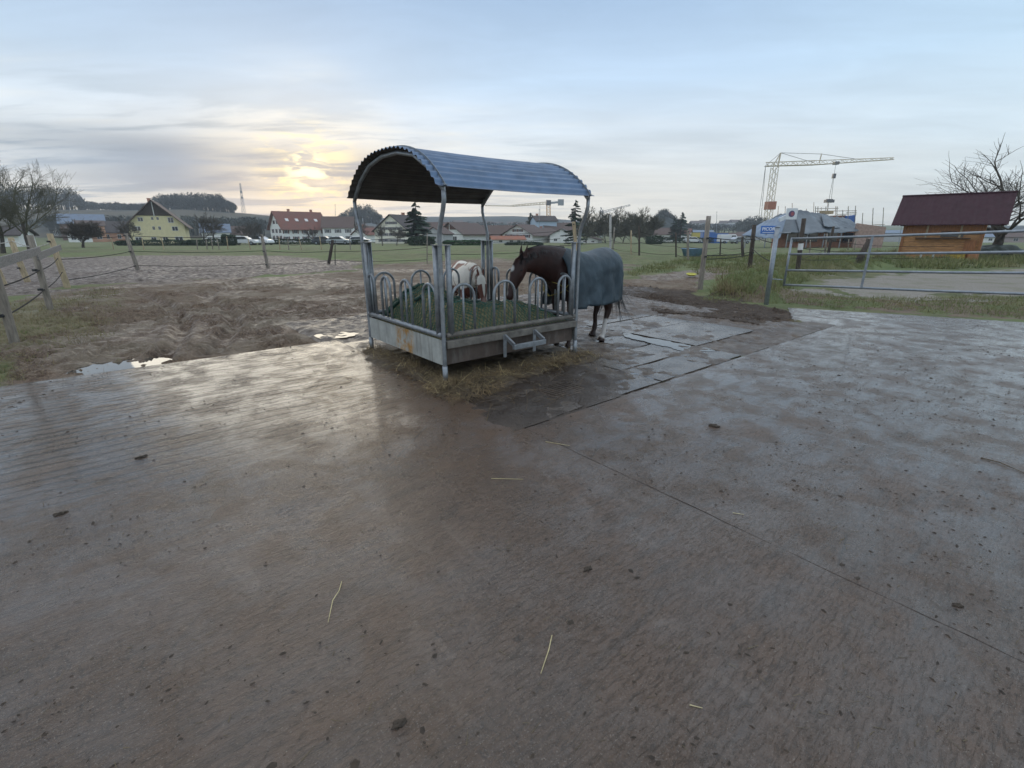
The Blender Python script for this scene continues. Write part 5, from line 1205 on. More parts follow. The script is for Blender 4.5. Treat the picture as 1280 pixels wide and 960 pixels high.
house('pale two-storey house with a brown roof between the cream house and the dark-gabled one', 563, 112, 70, 6.5, 9, 3.6, 2.6, white_paint, roof_red, gw=grid((-1.8, 0, 1.8), (1.3, 3.0), .8, .9))
house('white house front left of the tall spruce, nearer than the long brown roof', 703, 104, 80, 6, 8, 3.0, 2.2, white_paint, roof_dark, gw=grid((-1.5, 1.5), (1.3,), .9, 1.0))
house('white house with a reddish roof just right of the farmhouse annex cars', 462, 116, 60, 6, 8, 3.2, 2.4, white_paint, roof_red, gw=grid((-1.5, 1.5), (1.4,), .9, 1.0))
# left background
house('long barn with a blue-grey sheet roof beyond the large bare tree', 108, 148, 38, 9, 13, 4.6, 2.4, mat('brown_boarding', (.14, .085, .06), .8), roof_blue, sw=grid((-8, -3, 3, 8), (2,)), name='barn', cat='barn')
house('salmon coloured house in front of the blue-roofed barn', 117, 122, 40, 6, 6.5, 4.3, 1.2, orange_paint, roof_brown, sw=grid((-2, 1.5), (1.4, 3.2), 1.3, 1.1))
house('small white glazed house left of the salmon one', 100, 118, 42, 5, 5.5, 2.4, 1.2, white_paint, roof_brown, sw=grid((-1.5, 0, 1.5), (1.3,), 1.1, 1.4))
house('dark brown roofed house between the salmon house and the yellow house', 150, 130, 37, 7, 8, 2.6, 2.6, orange_paint, roof_dark, sw=grid((-3, 0, 3), (1.4,)))
house('white house with a blue-black solar roof right of the yellow house', 271, 128, 30, 8, 8, 3.8, 3.0, white_paint, roof_blue, gw=grid((-2, 2), (1.4, 3.2)), sw=grid((-2, 2), (1.4,), 1, 1))
house('small house with a red-brown roof left of the farmhouse trees', 291, 132, 40, 7, 8, 2.8, 2.8, white_paint, roof_brown, gw=grid((-1.6, 1.6), (1.3,)), sw=grid((-2, 2), (1.4,)))
house('white house with a brown roof right of the farmhouse annex', 448, 134, 20, 8, 10, 3.2, 2.6, white_paint, roof_brown, sw=grid((-3, 0, 3), (1.4,)), chimney=2)
house('white cabin at the far left edge behind the bare trees', 8, 70, 20, 4, 5, 1.7, 1.0, white_paint, roof_dark, name='cabin', cat='cabin')
# right background
house('white house with a pinkish roof right of the grove', 829, 130, -12, 8, 11, 3.2, 2.6, white_paint, roof_brown, sw=grid((-4, -1, 2, 4), (1.5,), 1.2, 1.2))
house('white house behind the dark bush right of the grove', 845, 145, -26, 8, 10, 3.6, 2.5, white_paint, roof_red, sw=grid((-3, 0, 3), (1.5,)))
house('long low industrial hall with a yellow fascia in the distance right of the lone conifer', 873, 148, -21, 9, 10, 3.2, .8, mat('yellow_sheet', (.55, .45, .10), .6), roof_blue, name='hall', cat='hall', ov=.1)
house('pale distant house above the blue container', 915, 148, -20, 8, 9, 3.4, 2.8, white_paint, roof_brown, sw=grid((-4, 0, 4), (1.6,)))
house('grey distant house right of the blue container', 940, 149, -30, 8, 10, 3.4, 2.4, grey_paint, roof_brown, sw=grid((-4, 0, 4), (1.6,)))
house('bluish low hall seen between the building site and the cabin', 1112, 130, -38, 10, 16, 2.6, .9, grey_paint, roof_blue, name='hall', cat='hall', ov=.1)
house('pale house with a blue-grey roof seen right of the cabin', 1222, 110, -48, 8, 9, 1.6, .9, white_paint, roof_blue, sw=grid((-3, 0, 3), (1.0,), .8, .7))
house('pinkish distant house at the right edge beyond the bare tree', 1268, 112, -40, 8, 10, 2.4, 1.6, mat('pink_render', (.42, .34, .32), .8), roof_brown, sw=grid((-3, 0, 3), (1.3,)))
# far dots of houses on the hill foot
hr_ = random.Random(4)
for k in range(20):
    px = [440, 452, 566, 574, 585, 597, 606, 612, 621, 630, 641, 652, 664, 704, 711, 868, 882, 905, 918, 935][k]; Yd = hr_.uniform(640, 690)
    c = at(px + hr_.uniform(-2, 2), hr_.uniform(281, 285.5), Yd)
    t_ = thing('far_house', 'tiny pale house in the haze at the foot of the far hill', 'house', c, hr_.uniform(-.6, .6), 'tiny houses at the foot of the far hill')
    mb = MB(); mb.box((0, 0, 0), (12, 9, 6)); mb.build('wall', white_paint, t_); mb = MB(); mb.prism([(-5.5, 3), (5.5, 3), (0, 6.5)], -7, 7, lambda x, z, y: (y, x, z)); mb.build('roof', roof_brown, t_)
# blue container and vans
def crate_box(label, px, Yd, size, m, rz, name, cat):
    t_ = thing(name, label, cat, place(px, Yd, 0), rz); sx, sy, sz = size; mb = MB(); mb.box((0, 0, sz / 2), size); k = int(sx / .35)
    for q in range(k): mb.box((-sx / 2 + (q + .5) * sx / k, -sy / 2 - .02, sz / 2), (sx / k * .5, .05, sz * .9))
    mb.build('shell', m, t_); mb = MB(); mb.box((0, 0, sz + .04), (sx + .1, sy + .1, .08)); mb.build('lid', m, t_); return t_
crate_box('bright blue shipping container in the distance right of the crooked post', 895, 120, (4.6, 2.4, 2.2), mat('container_blue', (.05, .16, .45), .5, .15), .1, 'container', 'container')
crate_box('smaller blue container half behind the bright blue one', 884, 126, (3.0, 2.4, 2.5), MAT['container_blue'], -.1, 'container', 'container')
# cars
glass_c = mat('car_glass', (.02, .025, .03), .08, .1, spec=.8); tyre = mat('tyre_rubber', (.02, .02, .02), .8)
def car(label, px, Yd, rz, m, s_=1.0, van=False):
    t_ = thing('car', label, 'car', place(px, Yd, .0), rz); t_.scale = (s_, s_, s_)
    prof_ = [(-2.1, .35), (-2.15, .75), (-1.9, .95), (-1.35, 1.42), (.35, 1.46), (1.0, 1.0), (1.95, .85), (2.12, .6), (2.1, .3)] if not van else [(-2.4, .35), (-2.4, 1.95), (1.1, 1.98), (1.75, 1.15), (2.4, 1.0), (2.45, .35)]
    mb = MB(); mb.prism(prof_, -.85, .85); mb.build('body', m, t_, bevel=.06)
    mb = MB(); gp = [(-1.55, 1.0), (-1.22, 1.34), (.28, 1.38), (.78, 1.02)] if not van else [(.2, 1.2), (.2, 1.75), (1.05, 1.75), (1.45, 1.2)]
    mb.prism(gp, -.862, .862); mb.build('windows', glass_c, t_)
    for x in (-1.3, 1.3):
        for y in (-.8, .8):
            mb = MB(); mb.tube([(x, y - .11, .32), (x, y + .11, .32)], .32, 14); wh_ = mb.build('wheel', tyre, t_, True); mb = MB(); mb.tube([(x, y - .12, .32), (x, y + .12, .32)], .18, 10); mb.build('rim', gate_steel, wh_)
carw = mat('white_car_paint', (.70, .71, .72), .25, .03, coat=.6); card = mat('dark_car_paint', (.05, .06, .08), .25, .1, coat=.6); cars_ = mat('silver_car_paint', (.38, .42, .46), .3, .05, metal=.5, coat=.5)
car('white car parked beside the round bush left of the farmhouse', 306, 84, .15, carw)
car('white car partly hidden behind garden stakes near the farmhouse gable', 327, 88, -.3, carw)
car('dark car parked before the farmhouse annex', 406, 90, .1, card)
car('silver-blue car right of the dark one before the annex', 424, 90, .05, cars_)
car('white car parked at the far end of the village row left of the cream house', 450, 94, .0, carw)
car('white van by the blue containers', 911, 112, .0, carw, van=True)
car('white car in the distance left of the crooked post', 866, 118, .1, carw)
car('silver car right of the white van', 925, 108, .2, cars_)
# blue tub and yellow bucket lid in the mud
tb = thing('water_tub', 'pale blue plastic water tub lying beyond the muddy track', 'tub', G(865, 320)); mb = MB(); mb.lathe((0, 0, 0), [(.42, .0), (.55, .5), (.58, .52), (.52, .5), (.40, .08)], 20); o = mb.build('basin', mat('tub_blue', (.16, .26, .38), .5), tb, True); o.scale = (1.5, .8, 1)
mb = MB(); mb.lathe((0, 0, .0), [(.585, .49), (.60, .53), (.585, .55), (.57, .53)], 20); o = mb.build('rim', MAT['tub_blue'], tb, True); o.scale = (1.5, .8, 1)
tb = thing('feed_bowl', 'flat yellow feed bowl lying in the mud beside the track', 'bowl', G(864, 344, .05)); mb = MB(); mb.lathe((0, 0, 0), [(.12, 0), (.15, .05), (.165, .055), (.13, .045), (.09, .015)], 20); o = mb.build('bowl', mat('yellow_plastic', (.45, .42, .06), .6), tb, True)
o.rotation_euler = (R(14), 0, 0); o.scale = (1.3, 1, 1)

# ------------------------------------------------------------------ cranes
def lattice(mb, p0, p1, w0, w1, n, r_, tri=False):
    p0 = Vector(p0); p1 = Vector(p1); t = (p1 - p0).normalized(); ref = Vector((0, 0, 1)) if abs(t.z) < .7 else Vector((1, 0, 0)); s1 = t.cross(ref).normalized(); s2 = s1.cross(t).normalized()
    cor = [(-1, -1), (1, -1), (1, 1), (-1, 1)] if not tri else [(-1, -.6), (1, -.6), (0, 1)]
    def pt(k, c): f = k / n; w_ = (w0 + (w1 - w0) * f) / 2; return p0 + (p1 - p0) * f + s1 * c[0] * w_ + s2 * c[1] * w_
    for c in cor: mb.tube([pt(0, c), pt(n, c)], r_, 4)
    for k in range(n):
        for i in range(len(cor)):
            a_, b_ = cor[i], cor[(i + 1) % len(cor)]
            if k % 2: a_, b_ = b_, a_
            mb.tube([pt(k, a_), pt(k + 1, b_)], r_ * .7, 4)
crane_w = mat('crane_cream', (.55, .49, .38), .5, .1); crane_y = mat('crane_orange', (.62, .30, .06), .5, .1); crane_r = mat('crane_rust_red', (.36, .15, .10), .5, .2); cable_m = mat('steel_cable', (.10, .10, .10), .5)
cY = 95.0
cb = place(951, cY, 0)
cr_ = thing('tower_crane', 'cream tower crane with a long level jib over the building site', 'crane', cb)
def cp(px, py, y=cY): return at(px, py, y) - cb
mb = MB(); lattice(mb, cp(956, 303), cp(968.5, 209), 1.05, .95, 18, .055); mb.build('mast', crane_w, cr_)
mb = MB(); mb.beam(cp(962, 262), cp(963.5, 252), 1.5, 1.5); mb.build('ballast_frame', crane_r, cr_)
mb = MB(); lattice(mb, cp(957, 206), cp(1019, 204), .8, .9, 10, .07, True); lattice(mb, cp(1019, 204), cp(1117, 198.5), .9, .4, 16, .055, True); mb.build('jib', crane_w, cr_)
mb = MB(); mb.tube([cp(972, 209), cp(976, 191)], .13, 6); mb.tube([cp(966, 208), cp(976, 191)], .09, 6); mb.build('apex_strut', crane_w, cr_)
mb = MB(); mb.tube([cp(1024, 204), cp(1027, 192)], .09, 6); mb.build('jib_strut', crane_w, cr_)
mb = MB()
for a_, b_ in (((976, 191), (957, 207)), ((976, 191), (1027, 192.5)), ((976, 191), (1016, 203)), ((1027, 192.5), (1075, 199.5)), ((957, 207), (948, 275)), ((957, 207), (951, 280)), ((957, 208), (949, 302))): mb.tube([cp(*a_), cp(*b_)], .035, 4)
mb.build('stay_cable', cable_m, cr_)
mb = MB(); mb.tube([cp(1045, 204), cp(1042.5, 219)], .03, 4); mb.tube([cp(1042, 219), cp(1036, 251)], .035, 4); mb.tube([cp(1042.5, 219), cp(1039, 251)], .035, 4); mb.build('hoist_cable', cable_m, cr_)
mb = MB(); mb.box(cp(1045, 204), (.8, .8, .5)); mb.box(cp(1042.5, 220), (.5, .4, .8)); mb.build('hook_block', card, cr_)
ld = thing('hoisted_load', 'small dark bundle hanging from the cream crane above the building site', 'load', at(1036.5, 251.5, cY)); mb = MB(); mb.box((0, 0, 0), (1.5, .8, .5)); mb.box((0, 0, .32), (1.2, .3, .1)); mb.build('bundle', card, ld)
mb = MB(); mb.tube([(.0, 0, -.25), (.0, 0, -3.0)], .05, 4); mb.build('sling', cable_m, ld)
# orange crane behind the village
cb2 = place(686, 230, 0); c2 = thing('tower_crane', 'orange tower crane far behind the village roofs, under the feeder roof end', 'crane', cb2)
def cp2(px, py, y=230): return at(px, py, y) - cb2
mb = MB(); lattice(mb, cp2(686, 300), cp2(685.5, 254), 1.6, 1.6, 14, .12); mb.build('mast', crane_y, c2)
mb = MB(); mb.box(cp2(685.5, 253.5), (2.2, 2, 2.2)); mb.build('cab', card, c2)
mb = MB(); lattice(mb, cp2(640, 257.5), cp2(684, 254), .7, 1.2, 12, .10, True); lattice(mb, cp2(606, 257), cp2(640, 257.5), .4, .7, 10, .06, True); mb.build('jib', mat('jib_grey_yellow', (.40, .34, .22), .6), c2)
mb = MB(); mb.beam(cp2(686, 254), cp2(702, 252.3), 1.0, .8); mb.build('counter_jib', gate_steel, c2)
mb = MB(); mb.box(cp2(701, 253), (2.6, 1.6, 2.6)); mb.build('counterweight', gate_steel, c2)
mb = MB(); mb.tube([cp2(675, 255), cp2(675, 281)], .06, 4); mb.build('hoist_cable', cable_m, c2)
# folded crane behind the grove
cb3 = place(751, 210, 0); c3 = thing('tower_crane', 'thin grey crane with a sloping jib behind the bare grove', 'crane', cb3)
def cp3(px, py, y=210): return at(px, py, y) - cb3
mb = MB(); lattice(mb, cp3(752, 298), cp3(752, 262), 1.2, 1.0, 10, .09); mb.build('mast', gate_steel, c3)
mb = MB(); lattice(mb, cp3(750, 266), cp3(788, 256.5), 1.0, .6, 12, .07, True); mb.build('jib', gate_steel, c3)
mb = MB(); mb.tube([cp3(752, 262), cp3(751, 259)], .2, 5); mb.build('apex', gate_steel, c3)
# lattice radio mast on the hill, and smaller poles
am = place(304, 330, 0); mt_ = thing('radio_mast', 'tall grey lattice radio mast on the skyline left of the farmhouse', 'mast', am)
def cp4(px, py, y=330): return at(px, py, y) - am
mb = MB(); lattice(mb, cp4(305, 268), cp4(300, 229), 1.9, .5, 14, .075); mb.build('lattice', gate_steel, mt_)
mb = MB(); mb.box(cp4(301.5, 240), (.8, .8, 1.2)); mb.box(cp4(302.5, 247), (.9, .8, 1.2)); mb.build('antenna', galv, mt_)
for px, y0, y1, Yd, lab in ((87, 262, 243, 260, 'slim mast rising from the woods at the left'), (419, 280, 256, 200, 'thin antenna pole above the farmhouse annex roof'), (896, 290, 265, 200, 'thin pole on the skyline between the crooked posts'), (1124, 297, 253, 90, 'slanting thin pole at the right end of the building site'), (674, 290, 262, 150, 'stubby dark vent pipe above the pale blue building')):
    b_ = place(px, Yd, 0); t_ = thing('pole', lab, 'pole', b_); top = at(px + (8 if px > 1000 else 0), y1, Yd) - b_; mb = MB(); mb.tube([(0, 0, 0), top], [.12 if Yd > 100 else .05, .06 if Yd > 100 else .03], 6); mb.build('shaft', gate_steel, t_)
    mb = MB(); mb.box(top, (.3, .3, .2)); mb.build('cap', gate_steel, t_)

# ------------------------------------------------------------------ building site
bs_c = place(1000, 62, 0); BY = 62.0
site = thing('building_shell', 'unfinished red brick building under grey tarpaulins, topped with scaffolding', 'building', bs_c)
def bp(px, py, y=BY): return at(px, py, y) - bs_c
def wall_px(mb, x0, x1, y0t, y1t, yb, y=BY, th=.3, y2=None):
    y2 = y2 or y; a_, b_ = bp(x0, y0t, y), bp(x1, y1t, y2); c_, d_ = bp(x0, yb, y), bp(x1, yb, y2); c_.z = d_.z = -.1; o_ = Vector((0, th, 0))
    c_.x, d_.x = a_.x, b_.x; mb.add([c_, d_, b_, a_, c_ + o_, d_ + o_, b_ + o_, a_ + o_], [(0, 1, 2, 3), (7, 6, 5, 4), (0, 3, 7, 4), (1, 5, 6, 2), (3, 2, 6, 7), (0, 4, 5, 1)])
mb = MB(); wall_px(mb, 968, 1072, 289, 286, 303, 63); mb.build('brick_wall', brick_red, site)
mb = MB(); wall_px(mb, 1072, 1108, 279, 284, 303, 61); mb.build('brick_wall', mat('pale_brick', (.36, .25, .21), .85, .25, 4, .3, 20), site)
tarp_m = mat('grey_blue_tarpaulin', (.13, .155, .175), .5, .3, .35, .3, 3, rvar=.15, color2=(.06, .08, .10))
def tarp_sheet(name, TL, TR, BR, BL, yt, yb, m, seed, amp=.25, n=26):
    """sheet draped from a high back edge (yt) to a low front edge (yb); corners in pixels give the outline"""
    a_, b_, c_, d_ = [np.array(bp(p[0], p[1], y)) for p, y in ((TL, yt), (TR, yt), (BR, yb), (BL, yb))]
    u, v = np.meshgrid(np.linspace(0, 1, n), np.linspace(0, 1, n)); u = u.ravel()[:, None]; v = v.ravel()[:, None]
    p = (a_ * (1 - u) + b_ * u) * (1 - v) + (d_ * (1 - u) + c_ * u) * v
    e_ = (u * (1 - u) * 4) ** .5; p[:, 2] += ((fbm(u[:, 0] * 5 + seed, v[:, 0] * 2.0, seed, 4) - .5) * amp * 2 - .10 * np.abs(np.sin(u[:, 0] * 17 + seed))) * e_[:, 0]
    jj = (np.arange(n - 1)[:, None] * n + np.arange(n - 1)[None, :]).ravel(); o = mesh_np(name, p, np.stack([jj, jj + 1, jj + n + 1, jj + n], 1), m, site, True)
    q = o.modifiers.new('t', 'SOLIDIFY'); q.thickness = .03; return o
tarp_sheet('tarpaulin', (970, 270), (993, 262), (1005, 290), (928, 296), 66, 61, tarp_m, 2)
tarp_sheet('tarpaulin', (991, 261.5), (1030, 267), (1074, 288), (1000, 292), 66, 60.5, tarp_m, 5, .3)
tarp_sheet('tarpaulin', (955, 277), (985, 266), (975, 298), (927, 294), 64, 59.5, mat('blue_tarpaulin', (.13, .18, .25), .4, .25, .6, .2, 3), 7, .2)
tarp_sheet('tarpaulin', (1026, 267), (1062, 274), (1076, 285), (1030, 283), 65, 61.5, tarp_m, 9, .15)
bluew = mat('blue_shuttering', (.05, .13, .38), .6, .2)
mb = MB(); wall_px(mb, 1058, 1070, 270, 268.5, 278, 67); mb.build('shuttering_panel', bluew, site)
mb = MB(); wall_px(mb, 1028, 1058, 270, 269, 280, 67.4, .2); mb.build('upper_wall', mat('upper_wall_brick', (.28, .16, .12), .85), site)
scf = MB(); sr = random.Random(3)
for px in (1019, 1022, 1032, 1046, 1053, 1060, 1069, 1078, 1091, 1104): 
    b_ = bp(px, 300, 67); b_.z = 0; scf.tube([b_, bp(px + .5, 258 + sr.uniform(-1, 10) * (px > 1050), 67)], .045, 5)
for y0, x0, x1 in ((261, 1019, 1048), (264, 1019, 1071), (268, 1046, 1071), (266, 1058, 1071), (281, 1091, 1106)): scf.tube([bp(x0, y0, 67.1), bp(x1, y0 - .6, 67.1)], .04, 5)
scf.build('scaffold', mat('scaffold_tube', (.30, .28, .24), .5, metal=.4), site)
rb = MB()
for px in range(972, 1056, 9): b_ = bp(px, 275, 67.8); rb.tube([b_, bp(px + sr.uniform(-1, 1), sr.uniform(252, 264), 67.8)], .035, 4)
rb.build('rebar', mat('rusty_rebar', (.22, .12, .07), .7), site)
mb = MB(); mb.box(bp(1033, 265.5, 66.5), (1.4, .8, .4)); mb.build('timber_stack', pale_wood, site)
wd = MB()
for px in (933, 958, 985, 1010, 1031, 1052): b_ = bp(px, 292, 60.2); c_ = b_.copy(); c_.z = 0; wd.tube([c_, b_], .07, 6)
wd.build('prop', galv, site)
ob = MB()
for px in (990, 1002, 1016, 1040, 1060): ob.box(bp(px, 296.5, 62.6), (1.1, .25, 1.1))
ob.build('opening', window_m, site)
bn = thing('banner', 'white square banner with a round dark emblem hung on the tarpaulined building', 'banner', at(989.5, 267.3, 59.8), R(0)); mb = MB(); mb.box((0, 0, 0), (1.35, .03, 1.25)); mb.build('sheet', mat('banner_white', (.72, .74, .78), .6, .04), bn)
emb = mat('emblem_purple', (.10, .06, .14), .6); mb = MB(); mb.lathe((0, -.03, 0), [(.36, -.012), (.36, .012)], 24, Matrix.Rotation(R(90), 3, 'X')); mb.build('emblem', emb, bn)
mb = MB(); mb.lathe((.08, -.05, .0), [(.2, -.012), (.2, .012)], 20, Matrix.Rotation(R(90), 3, 'X')); mb.build('emblem_centre', mat('emblem_red', (.38, .10, .12), .6), bn)
mb = MB(); mb.beam(bp(974, 275, 60.0) + bs_c - bn.location, bp(983, 271, 60.0) + bs_c - bn.location, .25, .45, (0, 0, 1)); mb.build('loose_sheet', MAT['banner_white'], bn)

# ------------------------------------------------------------------ cabin with red roof
shx = Vector((math.cos(R(-44)), math.sin(R(-44)), 0)); shc = Vector((29.2, 33.5, 0))
cab = thing('cabin', 'small orange-brown wooden cabin with a large dark red sheet roof behind the gate', 'cabin', shc, R(-44)); cab.scale = (.85, 1, 1)
plank_e = lambda t, tcn, c: t.mix(t.rng(t.math('FRACT', t.math('MULTIPLY', (lambda s: (t.put(s.inputs[0], tcn.outputs['Object']), s.outputs[2])[1])(t.new('ShaderNodeSeparateXYZ')), 6.5)), .0, .14, .8, 0), c, (.05, .022, .01))
plank = mat('orange_planks', (.42, .21, .08), .65, .3, 3, .2, 20, stretch=(1, 1, 5), extra=plank_e); plank_d = mat('dark_orange_planks', (.27, .11, .038), .7, .3, 4, .2, 20, stretch=(5, 5, 1))
LX, WY = 4.75, 3.6
mb = MB(); mb.box((0, 0, 1.2), (LX, WY, 2.5)); mb.build('wall', plank, cab)
mb = MB(); mb.prism([(-WY / 2, 2.45), (WY / 2, 2.45), (0, 3.9)], -LX / 2, LX / 2, lambda x, z, y: (y, x, z)); mb.build('gable', plank_d, cab)
rm = mat('dark_red_sheet', (.042, .014, .021), .65, .15, 2, .05, 30, rvar=.1, spec=.25)
mb = MB(); nxr = 60
for s_ in (-1, 1):
    for k in range(nxr):
        x0 = -3.15 + 6.6 * k / nxr; x1 = -3.15 + 6.6 * (k + 1) / nxr; dz0 = .025 * (k % 2); dz1 = .025 * ((k + 1) % 2)
        A_ = [(x0, s_ * 2.35, 2.15 + dz0), (x1, s_ * 2.35, 2.15 + dz1), (x1, 0, 4.05 + dz1), (x0, 0, 4.05 + dz0)]; mb.add(A_ + [(a_, b_, z_ - .05) for a_, b_, z_ in A_], [(0, 1, 2, 3), (7, 6, 5, 4), (0, 4, 5, 1), (2, 6, 7, 3), (0, 3, 7, 4), (1, 5, 6, 2)])
mb.build('roof', rm, cab); mb = MB(); mb.tube([(-3.17, 0, 4.08), (3.47, 0, 4.08)], .06, 8); mb.build('ridge_cap', rm, cab)
y_ = -WY / 2
for x in (-2.3, 2.3): mb = MB(); mb.box((x, y_ - .06, 1.15), (.16, .12, 2.3)); mb.build('corner_board', plank_d, cab)
mb = MB(); mb.box((0, y_ - .05, 1.95), (4.4, .06, .75)); mb.build('upper_boarding', plank_d, cab)
for x in (-.9, 1.05): mb = MB(); mb.box((x, y_ - .14, 1.78), (.11, .1, .95)); mb.build('bracket', pale_wood, cab)
mb = MB(); mb.box((.1, y_ - .18, 1.32), (3.2, .3, .05)); mb.build('shelf', timber_m, cab)
mb = MB(); mb.box((.6, y_ - .05, 1.58), (1.3, .06, .35)); mb.build('window', window_m, cab)
mb = MB(); mb.box((1.75, y_ - .05, .75), (.65, .06, .9)); mb.build('hatch', plank_d, cab)
def cw(x, y, z=0): return shc + Vector((math.cos(R(-44)) * x - math.sin(R(-44)) * y, math.sin(R(-44)) * x + math.cos(R(-44)) * y, z))
st = thing('stool', 'small white stool on the grass in front of the cabin', 'stool', cw(-.4, -2.7), R(-30)); mb = MB(); mb.box((0, 0, .42), (.75, .4, .06)); mb.build('seat', frame_m, st, bevel=.01)
for x in (-.32, .32):
    for y in (-.15, .15): mb = MB(); mb.beam((x, y, -.02), (x * .95, y * .9, .4), .05, .05); mb.build('leg', frame_m, st)
bx = thing('crate', 'yellow wooden crate standing in front of the cabin', 'crate', cw(.95, -2.5), R(-40)); mb = MB(); mb.box((0, 0, .25), (.9, .5, .5)); mb.build('box', mat('yellow_crate', (.42, .28, .04), .7, .3), bx, bevel=.01); mb = MB(); mb.box((0, -.26, .40), (.94, .03, .08)); mb.box((0, -.26, .12), (.94, .03, .08)); mb.build('slat', MAT['yellow_crate'], bx)
bx = thing('log_block', 'brown chopping block right of the yellow crate before the cabin', 'block', cw(1.75, -2.5)); mb = MB(); mb.lathe((0, 0, 0), [(.32, -.05), (.30, .1), (.28, .5), (.26, .52)], 14); mb.build('block', plank_d, bx, True)
tarp_pile = thing('covered_heap', 'dark green covered heap on the grass right of the cabin', 'heap', G(1240, 319)); bm = bmesh.new(); bmesh.ops.create_icosphere(bm, subdivisions=4, radius=1)
for v in bm.verts:
    k = 1 + .16 * math.sin(v.co.x * 5) * math.cos(v.co.y * 4 + 1) + .06 * math.sin(v.co.x * 13 + v.co.z * 9); v.co = Vector((v.co.x * 2.0 * k, v.co.y * 1.0 * k, max(v.co.z, -.05) * .75 * k))
me = bpy.data.meshes.new('cover'); bm.to_mesh(me); bm.free(); me.materials.append(mat('dark_green_cover', (.022, .034, .026), .5, .4, 2)); o = link(bpy.data.objects.new('cover', me)); o.parent = tarp_pile; o.rotation_euler = (0, 0, -.5)
# old leaning stump in the ditch
stp = thing('tree_stump', 'dark broken stump leaning over the ditch behind the gate', 'stump', G(1072, 333)); sb = stp.location
mb = MB(); mb.tube([Vector((0, 0, -.1)), at(1076, 320, sb.y) - sb, at(1087, 299, sb.y) - sb], [.22, .16, .10], 9); mb.build('trunk', dark_wood, stp, True)
mb = MB(); mb.tube([Vector((0, 0, .1)), at(1060, 332, sb.y) - sb, at(1050, 329, sb.y) - sb], [.16, .13, .07], 8); mb.build('root', dark_wood, stp, True)

# ------------------------------------------------------------------ grass and weeds (uncountable)
def blades(name, n, region, hgt, m, seed, wd=.006, lean=.35, clump=0):
    r_ = np.random.RandomState(seed); x0, x1, y0, y1 = region
    if clump:
        cx = r_.uniform(x0, x1, clump); cy = r_.uniform(y0, y1, clump); i = r_.randint(0, clump, n); x = cx[i] + r_.normal(0, .10, n); y = cy[i] + r_.normal(0, .10, n)
    else: x = r_.uniform(x0, x1, n); y = r_.uniform(y0, y1, n)
    return x, y, r_
def grass(name, m, n, polys, hlo, hhi, seed, wd=.007, dens_noise=True, clump=0, out=0.0, mbend=.45):
    X_ = []; Y_ = []; r_ = np.random.RandomState(seed); allp = np.concatenate([np.array(p) for p in polys])
    x0, y0 = allp.min(0); x1, y1 = allp.max(0)
    if clump:
        cx = r_.uniform(x0, x1, clump); cy = r_.uniform(y0, y1, clump); i = r_.randint(0, clump, n * 3); x = cx[i] + r_.normal(0, .13, n * 3); y = cy[i] + r_.normal(0, .13, n * 3)
    else: x = r_.uniform(x0, x1, n * 4); y = r_.uniform(y0, y1, n * 4)
    d_ = np.max([poly_sd(x, y, p) for p in polys], 0) + (fbm(x * 2, y * 2, seed, 3) - .5) * .8; k = d_ > out
    k &= np.maximum(np.maximum(poly_sd(x, y, padR_w), poly_sd(x, y, padL_w)), poly_sd(x, y, mats_w)) < -.02
    if dens_noise: k &= r_.uniform(0, 1, len(x)) < sm(fbm(x * 1.3, y * 1.3, seed + 5, 3), .35, .6)
    x, y = x[k][:n], y[k][:n]; z = relief(x, y)[0]; m_ = len(x)
    D = np.stack([r_.normal(0, .4, m_), r_.normal(0, .4, m_), np.ones(m_)], 1); D /= np.linalg.norm(D, axis=1, keepdims=True)
    o = strips(name, np.stack([x, y, z - .01], 1), D, r_.uniform(hlo, hhi, m_), np.full(m_, wd), m, seed, mbend, 2); tag(o, kind='stuff'); return o
grass('ditch_grass', grass_bl, 46000, [ditch_w], .06, .22, 41, .007, False)
grass('dead_grass_tufts', straw_bl, 12000, [ditch_w], .10, .30, 42, .006, clump=90, mbend=.8)
grass('verge_grass', grass_bl, 30000, [verge_w], .02, .08, 43, .005, False)
grass('moss_grass', grass_bl, 9000, [mossL_w], .015, .05, 44, .005)
grass('dead_litter', straw_bl, 9000, [mossL_w], .02, .06, 45, .004, mbend=1.4)
field_w = pxpoly([(780, 338), (860, 322), (960, 318), (1100, 322), (1280, 318), (1280, 330), (1110, 326), (960, 334), (880, 345), (860, 334), (790, 345)])
grass('rough_grass', grass_bl, 26000, [field_w], .06, .20, 46, .012)
shg_w = pxpoly([(1120, 322), (1280, 322), (1500, 322), (1500, 332), (1280, 333), (1120, 336)])
grass('bank_grass', grass_bl, 16000, [shg_w], .10, .32, 47, .014)
# chopped straw and dark bits trodden into the near mud
n = 5200; r_ = np.random.RandomState(5); x = r_.uniform(-11, 8, n); y = r_.uniform(5, 17, n); k = (np.maximum(np.maximum(poly_sd(x, y, padR_w), poly_sd(x, y, padL_w)), poly_sd(x, y, mats_w)) < -.05) & (poly_sd(x, y, brown_w) > 0)
x, y = x[k], y[k]; z = relief(x, y)[0]; D = np.stack([r_.normal(0, 1, len(x)), r_.normal(0, 1, len(x)), r_.normal(.1, .2, len(x))], 1); D /= np.linalg.norm(D, axis=1, keepdims=True)
tag(strips('trodden_straw', np.stack([x, y, z + .006], 1), D, r_.uniform(.02, .09, len(x)), np.full(len(x), .0028), mat('old_straw', (.20, .15, .085), .9, .5, 3), 6, .3), kind='stuff')

